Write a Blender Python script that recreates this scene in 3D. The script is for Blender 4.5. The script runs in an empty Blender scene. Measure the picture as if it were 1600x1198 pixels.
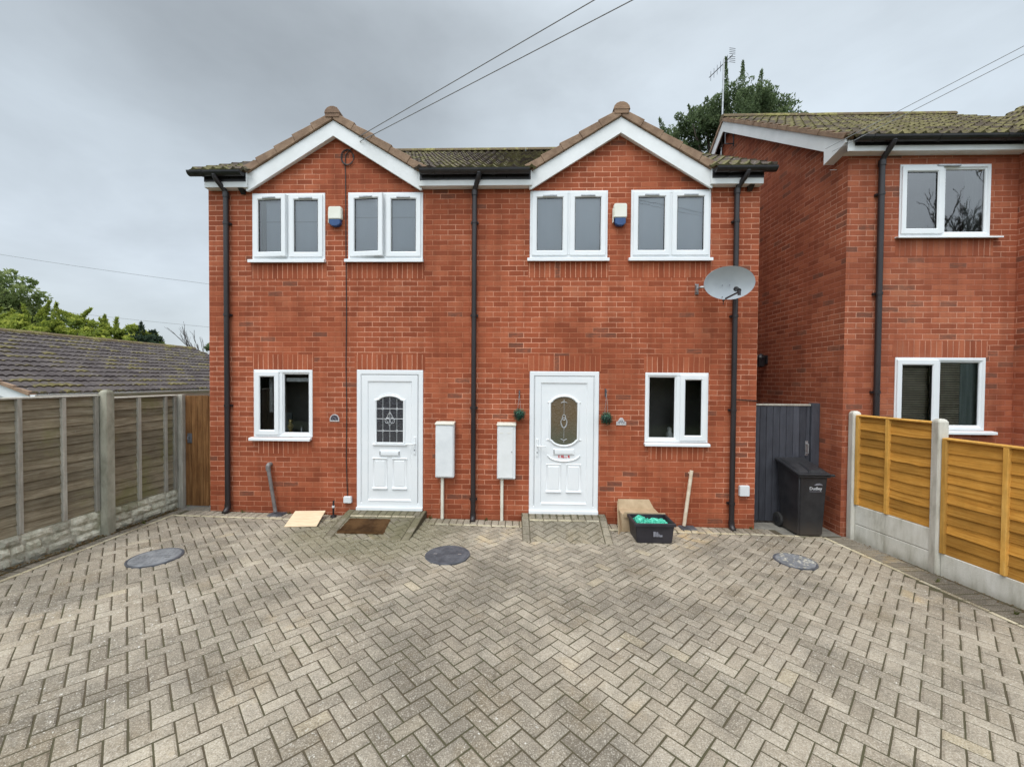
import bpy, bmesh, math, random
from math import sin, cos, pi, radians, sqrt, floor
from mathutils import Vector, Matrix
random.seed(7)
SC = bpy.context.scene
COL = SC.collection

# ------------------------------------------------------------------ node helpers
class NT:
    def __init__(s, tree):
        s.t = tree; s.n = tree.nodes; s.l = tree.links
    def new(s, typ, **kw):
        n = s.n.new(typ)
        for k, v in kw.items(): setattr(n, k, v)
        return n
    def put(s, sock, v):
        if v is None: return
        if hasattr(v, 'is_output') or isinstance(v, bpy.types.NodeSocket): s.l.new(v, sock)
        else:
            if isinstance(v, (tuple, list)) and len(v) == 3 and sock.type == 'RGBA': v = (*v, 1)
            sock.default_value = v
    def m(s, op, a, b=None, c=None, clamp=False):
        n = s.new('ShaderNodeMath', operation=op); n.use_clamp = clamp
        for i, v in enumerate((a, b, c)):
            if v is not None: s.put(n.inputs[i], v)
        return n.outputs[0]
    def ss(s, x, a, b, lo=0., hi=1.):
        n = s.new('ShaderNodeMapRange'); n.interpolation_type = 'SMOOTHSTEP'
        s.put(n.inputs[0], x); s.put(n.inputs[1], a); s.put(n.inputs[2], b); s.put(n.inputs[3], lo); s.put(n.inputs[4], hi)
        return n.outputs[0]
    def mix(s, f, a, b, blend='MIX'):
        n = s.new('ShaderNodeMix', data_type='RGBA', blend_type=blend); n.clamp_factor = True
        s.put(n.inputs[0], f); s.put(n.inputs[6], a); s.put(n.inputs[7], b)
        return n.outputs[2]
    def scale(s, col, f):
        n = s.new('ShaderNodeVectorMath', operation='SCALE'); s.put(n.inputs[0], col); s.put(n.inputs[3], f); return n.outputs[0]
    def noise(s, vec, sc, det=3, rough=.55, dist=0.):
        n = s.new('ShaderNodeTexNoise'); s.put(n.inputs['Vector'], vec); n.inputs['Scale'].default_value = sc
        n.inputs['Detail'].default_value = det; n.inputs['Roughness'].default_value = rough; n.inputs['Distortion'].default_value = dist
        return n.outputs[0]
    def ramp(s, f, stops):
        n = s.new('ShaderNodeValToRGB'); s.put(n.inputs[0], f); e = n.color_ramp.elements
        while len(e) < len(stops): e.new(.5)
        for el, (p, c) in zip(e, stops): el.position = p; el.color = (*c, 1)
        return n.outputs[0]
    def sep(s, v):
        n = s.new('ShaderNodeSeparateXYZ'); s.put(n.inputs[0], v); return n.outputs
    def comb(s, x, y, z):
        n = s.new('ShaderNodeCombineXYZ'); s.put(n.inputs[0], x); s.put(n.inputs[1], y); s.put(n.inputs[2], z); return n.outputs[0]
    def obj(s): return s.new('ShaderNodeTexCoord').outputs['Object']
    def attr(s, name, out='Fac'):
        n = s.new('ShaderNodeAttribute', attribute_name=name); return n.outputs[out]
    def bump(s, h, dist=.01, strength=1.):
        n = s.new('ShaderNodeBump'); n.inputs['Strength'].default_value = strength; n.inputs['Distance'].default_value = dist
        s.put(n.inputs['Height'], h); return n.outputs[0]

def newmat(name):
    m = bpy.data.materials.new(name); m.use_nodes = True
    nt = NT(m.node_tree); b = m.node_tree.nodes['Principled BSDF']
    return m, nt, b

def surf(name, c1, c2, scale=8., rough=.6, bump=0., bscale=60., spec=.5, det=4, stretch=None, metallic=0., lo=.3, hi=.7, rvar=.0):
    """noise blend of two colours + fine bump"""
    m, t, b = newmat(name)
    v = t.obj()
    if stretch:
        mp = t.new('ShaderNodeMapping'); mp.inputs['Scale'].default_value = stretch; t.l.new(v, mp.inputs[0]); v2 = mp.outputs[0]
    else: v2 = v
    n = t.noise(v2, scale, det, .6)
    f = t.ss(n, lo, hi)
    t.put(b.inputs['Base Color'], t.mix(f, c1, c2))
    b.inputs['Roughness'].default_value = rough
    if rvar: t.put(b.inputs['Roughness'], t.ss(t.noise(v, scale*2.3, 3), .3, .7, rough-rvar, rough+rvar))
    b.inputs['Specular IOR Level'].default_value = spec
    b.inputs['Metallic'].default_value = metallic
    if bump: t.put(b.inputs['Normal'], t.bump(t.noise(v2, bscale, 4, .6), bump))
    return m

# ------------------------------------------------------------------ materials
def brick_mat(name, cols, mortar, mortar2, soldier=False, dark=.035, tone=1.0):
    m, t, b = newmat(name)
    o = t.obj(); X, Y, Z = t.sep(o)
    g = t.new('ShaderNodeNewGeometry'); nx, ny, nz = t.sep(g.outputs['True Normal'])
    ax = t.m('GREATER_THAN', t.m('ABSOLUTE', nx), .5)
    u = t.m('ADD', t.m('MULTIPLY', X, t.m('SUBTRACT', 1., ax)), t.m('MULTIPLY', Y, ax))
    wob = t.m('MULTIPLY', t.m('SUBTRACT', t.noise(o, 9., 2), .5), .010)
    v = t.m('ADD', Z, wob); u = t.m('ADD', u, t.m('MULTIPLY', t.m('SUBTRACT', t.noise(o, 7.3, 2), .5), .012))
    bw, bh = (.075, .225) if soldier else (.225, .075)
    rv = t.m('DIVIDE', v, bh); row = t.m('FLOOR', rv); fv = t.m('SUBTRACT', rv, row)
    ru = t.m('DIVIDE', u, bw)
    if soldier: row = t.m('MULTIPLY', row, 0.)
    else: ru = t.m('ADD', ru, t.m('MULTIPLY', t.m('FLOORED_MODULO', row, 2.), .5))
    col = t.m('FLOOR', ru); fu = t.m('SUBTRACT', ru, col)
    du = t.m('MULTIPLY', t.m('MINIMUM', fu, t.m('SUBTRACT', 1., fu)), bw)
    dv = t.m('MULTIPLY', t.m('MINIMUM', fv, t.m('SUBTRACT', 1., fv)), bh)
    if soldier: dv = t.m('ADD', dv, 1.)
    d = t.m('MINIMUM', du, dv)
    d = t.m('ADD', d, t.m('MULTIPLY', t.m('SUBTRACT', t.noise(o, 45., 2), .5), .004))
    body = t.ss(d, .0032, .0066)
    wn = t.new('ShaderNodeTexWhiteNoise', noise_dimensions='2D'); t.put(wn.inputs['Vector'], t.comb(col, row, ax))
    wr, wg, wb = t.sep(wn.outputs['Color'])
    c = t.ramp(wr, [(0, cols[0]), (.35, cols[1]), (.7, cols[2]), (1, cols[3])])
    # streaks inside each brick, fine grain
    st = t.noise(t.comb(t.m('MULTIPLY', u, 4.), t.m('MULTIPLY', v, 22.), t.m('MULTIPLY', wb, 40.)), 3., 4, .65)
    c = t.mix(t.ss(st, .45, .75, 0, .55), c, cols[0])
    c = t.mix(t.ss(t.noise(o, 160., 3, .7), .5, .8, 0, .35), c, cols[3])
    # a few grey, over-burnt bricks
    dk = t.m('MULTIPLY', t.m('GREATER_THAN', wg, 1. - dark), t.ss(st, .30, .55))
    c = t.mix(t.m('MULTIPLY', dk, .6), c, (.13, .075, .055))
    mo = t.mix(t.ss(t.noise(o, 1.1, 3, .6), .40, .62), mortar2, mortar)
    mo = t.mix(t.ss(t.noise(o, 60., 3), .35, .75, 0, .5), mo, mortar2)
    c = t.mix(body, mo, c)
    big = t.ss(t.noise(o, .55, 4, .6), .3, .7, .86 * tone, 1.08 * tone)
    c = t.scale(c, big)
    sk = t.noise(t.comb(t.m('MULTIPLY', u, 5.), t.m('MULTIPLY', v, .55), ax), 1.6, 4, .6)
    c = t.scale(c, t.ss(sk, .30, .62, .86, 1.04))
    c = t.mix(t.ss(t.noise(o, 1.9, 4, .6), .56, .74, 0, .22), c, (.44, .20, .115))
    # rain-dirty lowest courses
    low = t.ss(t.m('ADD', Z, t.m('MULTIPLY', t.noise(o, 2.5, 3), .25)), .05, .42, .80, 1.)
    c = t.scale(c, low)
    t.put(b.inputs['Base Color'], c)
    b.inputs['Roughness'].default_value = .88; b.inputs['Specular IOR Level'].default_value = .25
    h = t.m('ADD', t.m('MULTIPLY', body, .6), t.m('MULTIPLY', t.noise(o, 110., 4, .7), .35))
    h = t.m('ADD', h, t.m('MULTIPLY', wb, .12))
    t.put(b.inputs['Normal'], t.bump(h, .006, .8))
    return m

BR = [(.29, .070, .031), (.365, .091, .040), (.41, .105, .047), (.47, .136, .064)]
BRN = [(.265, .070, .034), (.33, .090, .043), (.37, .105, .051), (.43, .135, .067)]
M = {}
M['brick'] = brick_mat('red_brick', BR, (.76, .375, .245), (.50, .175, .090), dark=.025, tone=.86)
M['brick_soldier'] = brick_mat('red_brick_soldier', BR, (.76, .38, .25), (.56, .21, .11), soldier=True, dark=.02, tone=.88)
M['brick2'] = brick_mat('neighbour_brick', BRN, (.60, .30, .20), (.40, .14, .085), dark=.06)
M['brick2_soldier'] = brick_mat('neighbour_brick_soldier', BRN, (.60, .30, .20), (.40, .14, .085), soldier=True)
M['pvc'] = surf('white_pvc', (.76, .785, .80), (.80, .815, .825), 3., .32, spec=.5, bump=.0004, bscale=20)
M['pvc_dirty'] = surf('white_board', (.70, .71, .70), (.80, .81, .81), 2.2, .42, spec=.5, bump=.001, bscale=12)
M['pvc_cream'] = surf('cream_plastic', (.62, .58, .48), (.74, .71, .61), 5., .45)
M['meter'] = surf('meter_box_plastic', (.66, .68, .69), (.77, .785, .79), 3., .45, bump=.001, bscale=40)
M['gap'] = surf('dark_gasket', (.012, .012, .013), (.02, .02, .02), 8., .7)
M['black'] = surf('black_plastic', (.012, .011, .013), (.026, .024, .026), 6., .35, spec=.5, bump=.001, bscale=30, rvar=.08)
M['brownblack'] = surf('weathered_black_pipe', (.013, .010, .011), (.028, .022, .023), 5., .42, bump=.001, bscale=30, stretch=(1, 1, .2))
M['greypipe'] = surf('grey_waste_pipe', (.13, .115, .11), (.22, .20, .19), 9., .5)
M['creampipe'] = surf('cream_waste_pipe', (.58, .47, .34), (.72, .63, .50), 9., .5)
M['alarm_white'] = surf('alarm_cream', (.74, .73, .63), (.80, .79, .70), 6., .4)
M['alarm_blue'] = surf('alarm_blue', (.012, .05, .16), (.02, .075, .21), 6., .3)
M['steel'] = surf('galvanised', (.30, .31, .32), (.45, .46, .47), 14., .4, metallic=.7)
M['brass'] = surf('old_brass', (.35, .27, .16), (.5, .4, .24), 14., .4, metallic=.6)
M['dish'] = surf('dish_grey', (.34, .37, .40), (.41, .44, .46), 3., .42, bump=.0005, bscale=150)
M['leadline'] = surf('lead_line', (.42, .43, .44), (.55, .56, .57), 30., .4, metallic=.3)
M['mortar_bed'] = surf('verge_concrete', (.20, .125, .080), (.31, .205, .135), 6., .9, bump=.006, bscale=45)
M['ridge'] = surf('ridge_concrete', (.17, .105, .07), (.30, .19, .12), 5., .9, bump=.006, bscale=45)
def conc_mat():
    m, t, b = newmat('pale_concrete'); o = t.obj(); X, Y, Z = t.sep(o)
    n = t.noise(t.comb(t.m('MULTIPLY', X, 3.), t.m('MULTIPLY', Y, 3.), t.m('MULTIPLY', Z, .7)), 2.6, 6, .65)
    c = t.ramp(n, [(.30, (.36, .34, .275)), (.48, (.56, .54, .47)), (.70, (.68, .66, .60))])
    c = t.mix(t.ss(t.m('ADD', Z, t.m('MULTIPLY', t.noise(o, 5., 4, .6), .16)), .0, .22, .6, 0), c, (.20, .175, .115))
    c = t.mix(t.ss(t.noise(o, 70., 3, .7), .56, .74, 0, .35), c, (.30, .28, .23))
    t.put(b.inputs['Base Color'], c); b.inputs['Roughness'].default_value = .87
    t.put(b.inputs['Normal'], t.bump(t.noise(o, 60., 4, .7), .004)); return m
M['concrete'] = conc_mat()
M['concrete_old'] = surf('mossy_concrete', (.22, .215, .16), (.42, .40, .32), 5., .9, bump=.006, bscale=50, det=6, stretch=(1, 1, .5))
M['cement'] = surf('cement_strip', (.15, .14, .12), (.25, .235, .20), 5., .92, bump=.006, bscale=50)
M['iron_pale'] = surf('worn_cast_iron', (.16, .165, .175), (.27, .275, .285), 9., .5, bump=.002, bscale=90, metallic=.15, det=6)
M['iron'] = surf('cast_iron', (.055, .058, .068), (.12, .125, .14), 7., .55, bump=.002, bscale=90, metallic=.2, det=6)
M['cardboard'] = surf('cardboard', (.36, .26, .155), (.48, .36, .23), 6., .85, bump=.002, bscale=20)
M['plywood'] = surf('pale_board', (.62, .47, .30), (.76, .61, .42), 5., .7, stretch=(1., 9., 1.), det=6, bump=.001)
M['mat'] = surf('coir_mat', (.055, .028, .012), (.14, .075, .032), 5., .98, bump=.02, bscale=260, spec=.1)
M['room'] = surf('dim_room', (.28, .25, .23), (.42, .39, .36), 1.2, .95, spec=.05)
M['room_pale'] = surf('pale_room', (.24, .25, .25), (.33, .34, .34), 1.2, .95, spec=.05)
M['frost'] = surf('frosted_blind', (.62, .69, .75), (.72, .78, .83), 1.3, .55, bump=.0005, bscale=200, stretch=(1, 1, .5))
M['blindbar'] = surf('blind_bar', (.46, .51, .55), (.52, .57, .61), 1.3, .6)
M['curtain'] = surf('net_curtain', (.30, .33, .33), (.42, .45, .45), 9., .9, stretch=(6, 1, .2))
M['greencurtain'] = surf('sage_curtain', (.20, .235, .215), (.28, .32, .30), 9., .9, stretch=(6, 1, .2))
M['blind'] = surf('brown_blind', (.48, .40, .29), (.66, .57, .43), 9., .6)
M['gold'] = surf('gilt', (.5, .36, .12), (.75, .58, .26), 30., .35, metallic=.5)
M['china'] = surf('china_white', (.55, .55, .55), (.75, .75, .74), 30., .3)
M['red'] = surf('faded_red', (.50, .03, .04), (.62, .08, .09), 60., .6)
M['white_print'] = surf('white_print', (.60, .62, .65), (.75, .77, .80), 60., .6)
M['grey_print'] = surf('grey_print', (.17, .17, .20), (.25, .25, .28), 90., .6)
M['plaque_dark'] = surf('dark_plaque', (.035, .03, .04), (.10, .09, .11), 60., .3)
M['plaque_pale'] = surf('pale_plaque', (.40, .38, .38), (.62, .60, .60), 45., .5)
M['rubber'] = surf('tyre_rubber', (.015, .015, .015), (.03, .03, .03), 9., .8)
M['binplastic'] = surf('bin_plastic', (.013, .0135, .016), (.026, .027, .030), 4., .45, bump=.0025, bscale=220, rvar=.07)
M['boxplastic'] = surf('recycling_box_plastic', (.016, .015, .020), (.032, .029, .036), 4., .5, bump=.002, bscale=160)

def bin_mat():
    m, t, b = newmat('bin_body'); o = t.obj(); X, Y, Z = t.sep(o)
    n = t.noise(o, 6., 5, .65)
    dirt = t.m('MULTIPLY', t.ss(t.m('ADD', Z, t.m('MULTIPLY', n, .3)), .12, .42, 1, 0), .75)
    c = t.mix(t.ss(n, .3, .7), (.014, .014, .017), (.028, .028, .031))
    c = t.mix(dirt, c, (.075, .06, .048)); t.put(b.inputs['Base Color'], c)
    b.inputs['Roughness'].default_value = .46; t.put(b.inputs['Normal'], t.bump(t.noise(o, 240., 3), .002))
    return m
M['binbody'] = bin_mat()

def wood_mat(name, c1, c2, c3, moss=0., axis=0, rough=.85, bump=.004):
    m, t, b = newmat(name); o = t.obj(); X, Y, Z = t.sep(o); r = t.attr('rnd')
    if axis == 2: v = t.comb(t.m('MULTIPLY', X, 9.), t.m('MULTIPLY', Y, 9.), t.m('ADD', t.m('MULTIPLY', Z, .8), t.m('MULTIPLY', r, 30.)))
    else: v = t.comb(t.m('ADD', t.m('MULTIPLY', t.m('ADD', X, Y), 1.), t.m('MULTIPLY', r, 30.)), t.m('MULTIPLY', r, 9.), t.m('MULTIPLY', Z, 16.))
    n = t.noise(v, 3.2, 5, .65, .6)
    c = t.ramp(n, [(.25, c1), (.5, c2), (.75, c3)])
    c = t.scale(c, t.ss(r, 0, 1, .72, 1.18))
    c = t.scale(c, t.ss(t.noise(o, 3.5, 4, .65), .3, .7, .84, 1.08))
    if moss:
        mm = t.m('MULTIPLY', t.ss(t.noise(o, 1.7, 4, .65), .48, .70), moss)
        c = t.mix(mm, c, (.17, .165, .065))
        c = t.mix(t.ss(t.noise(o, 26., 3, .7), .66, .75, 0, .6), c, (.30, .29, .25))
    kn = t.new('ShaderNodeTexVoronoi'); t.put(kn.inputs['Vector'], t.comb(t.m('ADD', X, Y), r, t.m('MULTIPLY', Z, 1.6))); kn.inputs['Scale'].default_value = 5.
    c = t.mix(t.ss(kn.outputs['Distance'], .04, .10, .55, 0), c, c1)
    t.put(b.inputs['Base Color'], c); b.inputs['Roughness'].default_value = rough; b.inputs['Specular IOR Level'].default_value = .2
    t.put(b.inputs['Normal'], t.bump(n, bump))
    return m
M['wood_old'] = wood_mat('weathered_grey_timber', (.13, .103, .066), (.235, .196, .132), (.36, .318, .235), moss=.70)
M['batten_old'] = wood_mat('weathered_batten', (.26, .24, .20), (.36, .335, .285), (.45, .425, .37), axis=2, moss=.15)
M['wood_new'] = wood_mat('orange_timber', (.34, .145, .022), (.49, .235, .042), (.60, .315, .072))
M['batten_new'] = wood_mat('orange_batten', (.50, .25, .045), (.60, .32, .07), (.68, .40, .11), axis=2)
M['wood_brown'] = wood_mat('brown_gate_timber', (.085, .034, .012), (.165, .078, .028), (.26, .135, .055), axis=2)
M['wood_grey'] = wood_mat('grey_painted_timber', (.050, .052, .064), (.066, .069, .083), (.082, .085, .10), axis=2, rough=.6, bump=.0015)

def paver_mat(name, dull=1., moss=0., cream=False):
    m, t, b = newmat(name); o = t.obj(); r = t.attr('rnd'); r2 = t.attr('rnd2')
    if cream: c = t.ramp(r, [(0, (.42, .36, .24)), (.5, (.52, .45, .30)), (1, (.60, .54, .40))])
    else: c = t.ramp(r, [(0, (.265, .223, .168)), (.25, (.295, .250, .190)), (.6, (.322, .276, .212)), (.93, (.355, .307, .240)), (.985, (.37, .32, .245)), (1, (.385, .32, .22))])
    # rusty / lichen staining
    c = t.mix(t.m('MULTIPLY', t.ss(t.noise(o, .62, 4, .6), .55, .70), t.m('MULTIPLY', t.ss(t.noise(o, 6., 3), .40, .62), t.ss(r, .1, .9, .25, .85))), c, (.46, .33, .165))
    # traffic grime
    c = t.scale(c, t.ss(t.noise(o, .70, 6, .66), .36, .60, .56, 1.10))
    c = t.mix(t.ss(t.noise(o, 1.7, 6, .70), .52, .68, 0, .55), c, (.19, .145, .088))
    c = t.scale(c, t.ss(t.noise(o, 5.5, 4, .7), .25, .7, .86, 1.08))
    X, Y, Z = t.sep(o)
    # damp green film in front of the left-hand door
    dx = t.m('DIVIDE', t.m('ADD', X, 2.0), 1.35); dy = t.m('DIVIDE', t.m('ADD', Y, .70), .95)
    rr = t.m('ADD', t.m('ADD', t.m('MULTIPLY', dx, dx), t.m('MULTIPLY', dy, dy)), t.m('MULTIPLY', t.noise(o, 3., 4), .9))
    c = t.mix(t.ss(rr, .6, 1.7, .62, 0), c, (.135, .125, .058))
    gr = t.noise(o, 115., 3, .75)
    c = t.mix(t.ss(gr, .52, .70, 0, .72), c, (.62, .57, .49))
    c = t.mix(t.ss(gr, .48, .32, 0, .72), c, (.11, .095, .072))
    pit = t.noise(o, 48., 4, .7)
    c = t.scale(c, t.ss(pit, .30, .52, .80, 1.02))
    c = t.mix(t.ss(pit, .56, .72, 0, .30), c, (.52, .48, .40))
    # white lichen flecks, clustered
    sp = t.m('MULTIPLY', t.ss(t.noise(o, 42., 3, .6), .645, .69), t.ss(t.noise(o, .9, 3), .48, .64))
    c = t.mix(t.m('MULTIPLY', sp, .75), c, (.72, .70, .64))
    if moss: c = t.mix(t.ss(t.noise(o, 3.2, 5, .65), .34, .60, .15, moss), c, (.12, .112, .050))
    if dull != 1.: c = t.scale(c, dull)
    t.put(b.inputs['Base Color'], c); b.inputs['Roughness'].default_value = .82; b.inputs['Specular IOR Level'].default_value = .3
    h = t.m('ADD', gr, t.m('MULTIPLY', t.noise(o, 60., 4, .7), .8))
    t.put(b.inputs['Normal'], t.bump(h, .0035, .9))
    return m
M['paver'] = paver_mat('block_paver'); M['paver_moss'] = paver_mat('mossy_ramp_paver', dull=.84, moss=.70); M['paver_ramp'] = paver_mat('ramp_paver', dull=.92, moss=.25); M['paver_dull'] = paver_mat('dirty_paver', dull=.62); M['paver_cream'] = paver_mat('cream_edging', cream=True)
M['joint'] = surf('joint_sand', (.075, .056, .034), (.066, .060, .028), 2.2, .95, bump=.004)

def tile_mat(name, base1, base2, moss1, moss2, amount=.5, speck=.5):
    m, t, b = newmat(name); o = t.obj(); r = t.attr('rnd'); e = t.attr('edge')
    c = t.mix(r, base1, base2)
    n = t.noise(o, 2.0, 5, .65); n2 = t.noise(o, 14., 4, .7)
    k = t.m('ADD', t.m('ADD', t.m('MULTIPLY', n, .9), t.m('MULTIPLY', n2, .6)), t.m('MULTIPLY', e, .34))
    k = t.m('ADD', k, t.m('MULTIPLY', t.m('SUBTRACT', r, .5), .35))
    mm = t.ss(k, 1.28 - amount, 1.46 - amount)
    c = t.mix(mm, c, t.mix(t.ss(t.noise(o, 9., 3), .35, .65), moss1, moss2))
    c = t.mix(t.ss(t.noise(o, 17., 3, .6), .665, .71, 0, speck), c, (.42, .39, .34))
    t.put(b.inputs['Base Color'], c); b.inputs['Roughness'].default_value = .93; b.inputs['Specular IOR Level'].default_value = .2
    t.put(b.inputs['Normal'], t.bump(t.m('ADD', t.noise(o, 70., 4, .7), t.m('MULTIPLY', mm, n2)), .012))
    return m
M['tile'] = tile_mat('mossy_roof_tile', (.075, .058, .048), (.13, .10, .08), (.125, .112, .048), (.20, .18, .085), .33, .9)
M['tile2'] = tile_mat('neighbour_roof_tile', (.075, .058, .042), (.14, .112, .082), (.115, .10, .042), (.20, .175, .08), .42, .4)
M['ridge_moss'] = tile_mat('mossy_ridge_tile', (.16, .12, .075), (.22, .17, .10), (.20, .18, .06), (.32, .285, .11), .74, .3)
M['tile3'] = tile_mat('bungalow_roof_tile', (.075, .063, .062), (.125, .108, .103), (.12, .10, .04), (.17, .145, .06), .25, .7)

def glass_mat(name, ior=1.75, tint=(1, 1, 1)):
    m, t, b = newmat(name); t.n.remove(b)
    out = [n for n in t.n if n.type == 'OUTPUT_MATERIAL'][0]
    fr = t.new('ShaderNodeFresnel'); fr.inputs['IOR'].default_value = ior
    gl = t.new('ShaderNodeBsdfGlossy'); gl.inputs['Roughness'].default_value = .015
    o = t.obj(); t.put(gl.inputs['Normal'], t.bump(t.noise(o, 2.2, 2), .0012))
    tr = t.new('ShaderNodeBsdfTransparent'); tr.inputs[0].default_value = (*tint, 1)
    mx = t.new('ShaderNodeMixShader'); t.l.new(fr.outputs[0], mx.inputs[0]); t.l.new(tr.outputs[0], mx.inputs[1]); t.l.new(gl.outputs[0], mx.inputs[2])
    t.l.new(mx.outputs[0], out.inputs[0])
    return m
M['glass'] = glass_mat('window_glass', 1.75, (.90, .93, .93))
M['glass_up'] = glass_mat('upper_window_glass', 2.05, (.93, .95, .96))
M['glass_hi'] = glass_mat('double_glazing', 2.6, (.8, .84, .84))
def patterned_glass(name, c1, c2):
    m, t, b = newmat(name); o = t.obj(); X, Y, Z = t.sep(o)
    n = t.noise(o, 9., 4, .6)
    t.put(b.inputs['Base Color'], t.mix(t.ss(t.m('ADD', Z, t.m('MULTIPLY', n, .35)), 1.25, 1.80), c2, c1))
    b.inputs['Roughness'].default_value = .12; b.inputs['Specular IOR Level'].default_value = .7
    vo = t.new('ShaderNodeTexVoronoi'); vo.inputs['Scale'].default_value = 55.; t.put(vo.inputs['Vector'], o)
    t.put(b.inputs['Normal'], t.bump(vo.outputs['Distance'], .004)); return m
M['door_glass_dark'] = patterned_glass('dark_leaded_glass', (.030, .030, .036), (.045, .045, .05))
M['door_glass_brown'] = patterned_glass('brown_obscure_glass', (.125, .085, .045), (.085, .09, .06))

def leaf_mat(name, c1, c2, c3, trans=.25):
    m, t, b = newmat(name); r = t.attr('rnd')
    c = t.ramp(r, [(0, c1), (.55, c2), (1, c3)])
    t.put(b.inputs['Base Color'], c); b.inputs['Roughness'].default_value = .7; b.inputs['Specular IOR Level'].default_value = .2
    tl = t.new('ShaderNodeBsdfTranslucent'); t.put(tl.inputs[0], t.scale(c, 1.5)); mx = t.new('ShaderNodeMixShader'); mx.inputs[0].default_value = .42
    out = [n for n in t.n if n.type == 'OUTPUT_MATERIAL'][0]; t.l.new(b.outputs[0], mx.inputs[1]); t.l.new(tl.outputs[0], mx.inputs[2]); t.l.new(mx.outputs[0], out.inputs[0])
    return m
M['leaf_dark'] = leaf_mat('conifer_green', (.05, .075, .034), (.105, .145, .065), (.18, .22, .11))
M['leaf_mid'] = leaf_mat('broadleaf_green', (.085, .12, .042), (.18, .225, .08), (.30, .34, .14))
M['leaf_gold'] = leaf_mat('golden_foliage', (.10, .14, .030), (.24, .285, .050), (.44, .45, .085))
M['leaf_blue'] = leaf_mat('deep_green', (.018, .032, .020), (.040, .062, .036), (.070, .10, .058))
M['ball_leaf'] = leaf_mat('plastic_boxwood', (.012, .045, .028), (.04, .13, .08), (.16, .32, .22))
M['litter'] = leaf_mat('dead_leaf', (.10, .06, .025), (.20, .13, .055), (.34, .25, .11))
M['weed'] = leaf_mat('weed_green', (.06, .08, .02), (.12, .14, .04), (.2, .2, .07))
M['bark'] = surf('bark', (.055, .042, .032), (.11, .088, .068), 14., .95, bump=.02, bscale=30, stretch=(1, 1, .2))
M['twig'] = surf('grey_twig', (.085, .075, .070), (.14, .125, .115), 9., .95)
M['greenfilm'] = None
def film_mat():
    m, t, b = newmat('green_film'); o = t.obj()
    t.put(b.inputs['Base Color'], t.ramp(t.noise(o, 26., 3, .6), [(.3, (.010, .20, .13)), (.5, (.05, .46, .31)), (.68, (.20, .74, .55))]))
    b.inputs['Roughness'].default_value = .28; t.put(b.inputs['Normal'], t.bump(t.noise(o, 40., 4, .6), .02)); return m
M['greenfilm'] = film_mat()
def stone_mat():
    m, t, b = newmat('rock_face'); o = t.obj(); r = t.attr('rnd')
    n = t.noise(o, 14., 5, .7)
    c = t.ramp(n, [(.26, (.26, .25, .175)), (.48, (.52, .50, .395)), (.72, (.72, .69, .58))]); c = t.scale(c, t.ss(r, 0, 1, .72, 1.15))
    c = t.mix(t.ss(t.noise(o, 2.1, 4), .5, .68, 0, .6), c, (.16, .15, .06))
    t.put(b.inputs['Base Color'], c); b.inputs['Roughness'].default_value = .92
    t.put(b.inputs['Normal'], t.bump(n, .03)); return m
M['rock'] = stone_mat()
M['earth'] = surf('soil_and_grass', (.045, .05, .022), (.085, .075, .045), .8, .95, bump=.05, bscale=8, det=6)
M['grass'] = surf('grass', (.035, .055, .016), (.07, .09, .03), .5, .95, bump=.05, bscale=14, det=6)
M['render_white'] = surf('white_render', (.70, .71, .71), (.80, .81, .81), 2., .8)
M['cable'] = surf('black_cable', (.012, .012, .012), (.03, .03, .03), 9., .6)
M['cable_far'] = surf('grey_wire', (.20, .205, .21), (.25, .255, .26), 9., .6)

# ------------------------------------------------------------------ mesh helpers
def wloc(o):
    v = Vector((0, 0, 0))
    while o is not None: v += o.location; o = o.parent
    return v

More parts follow.
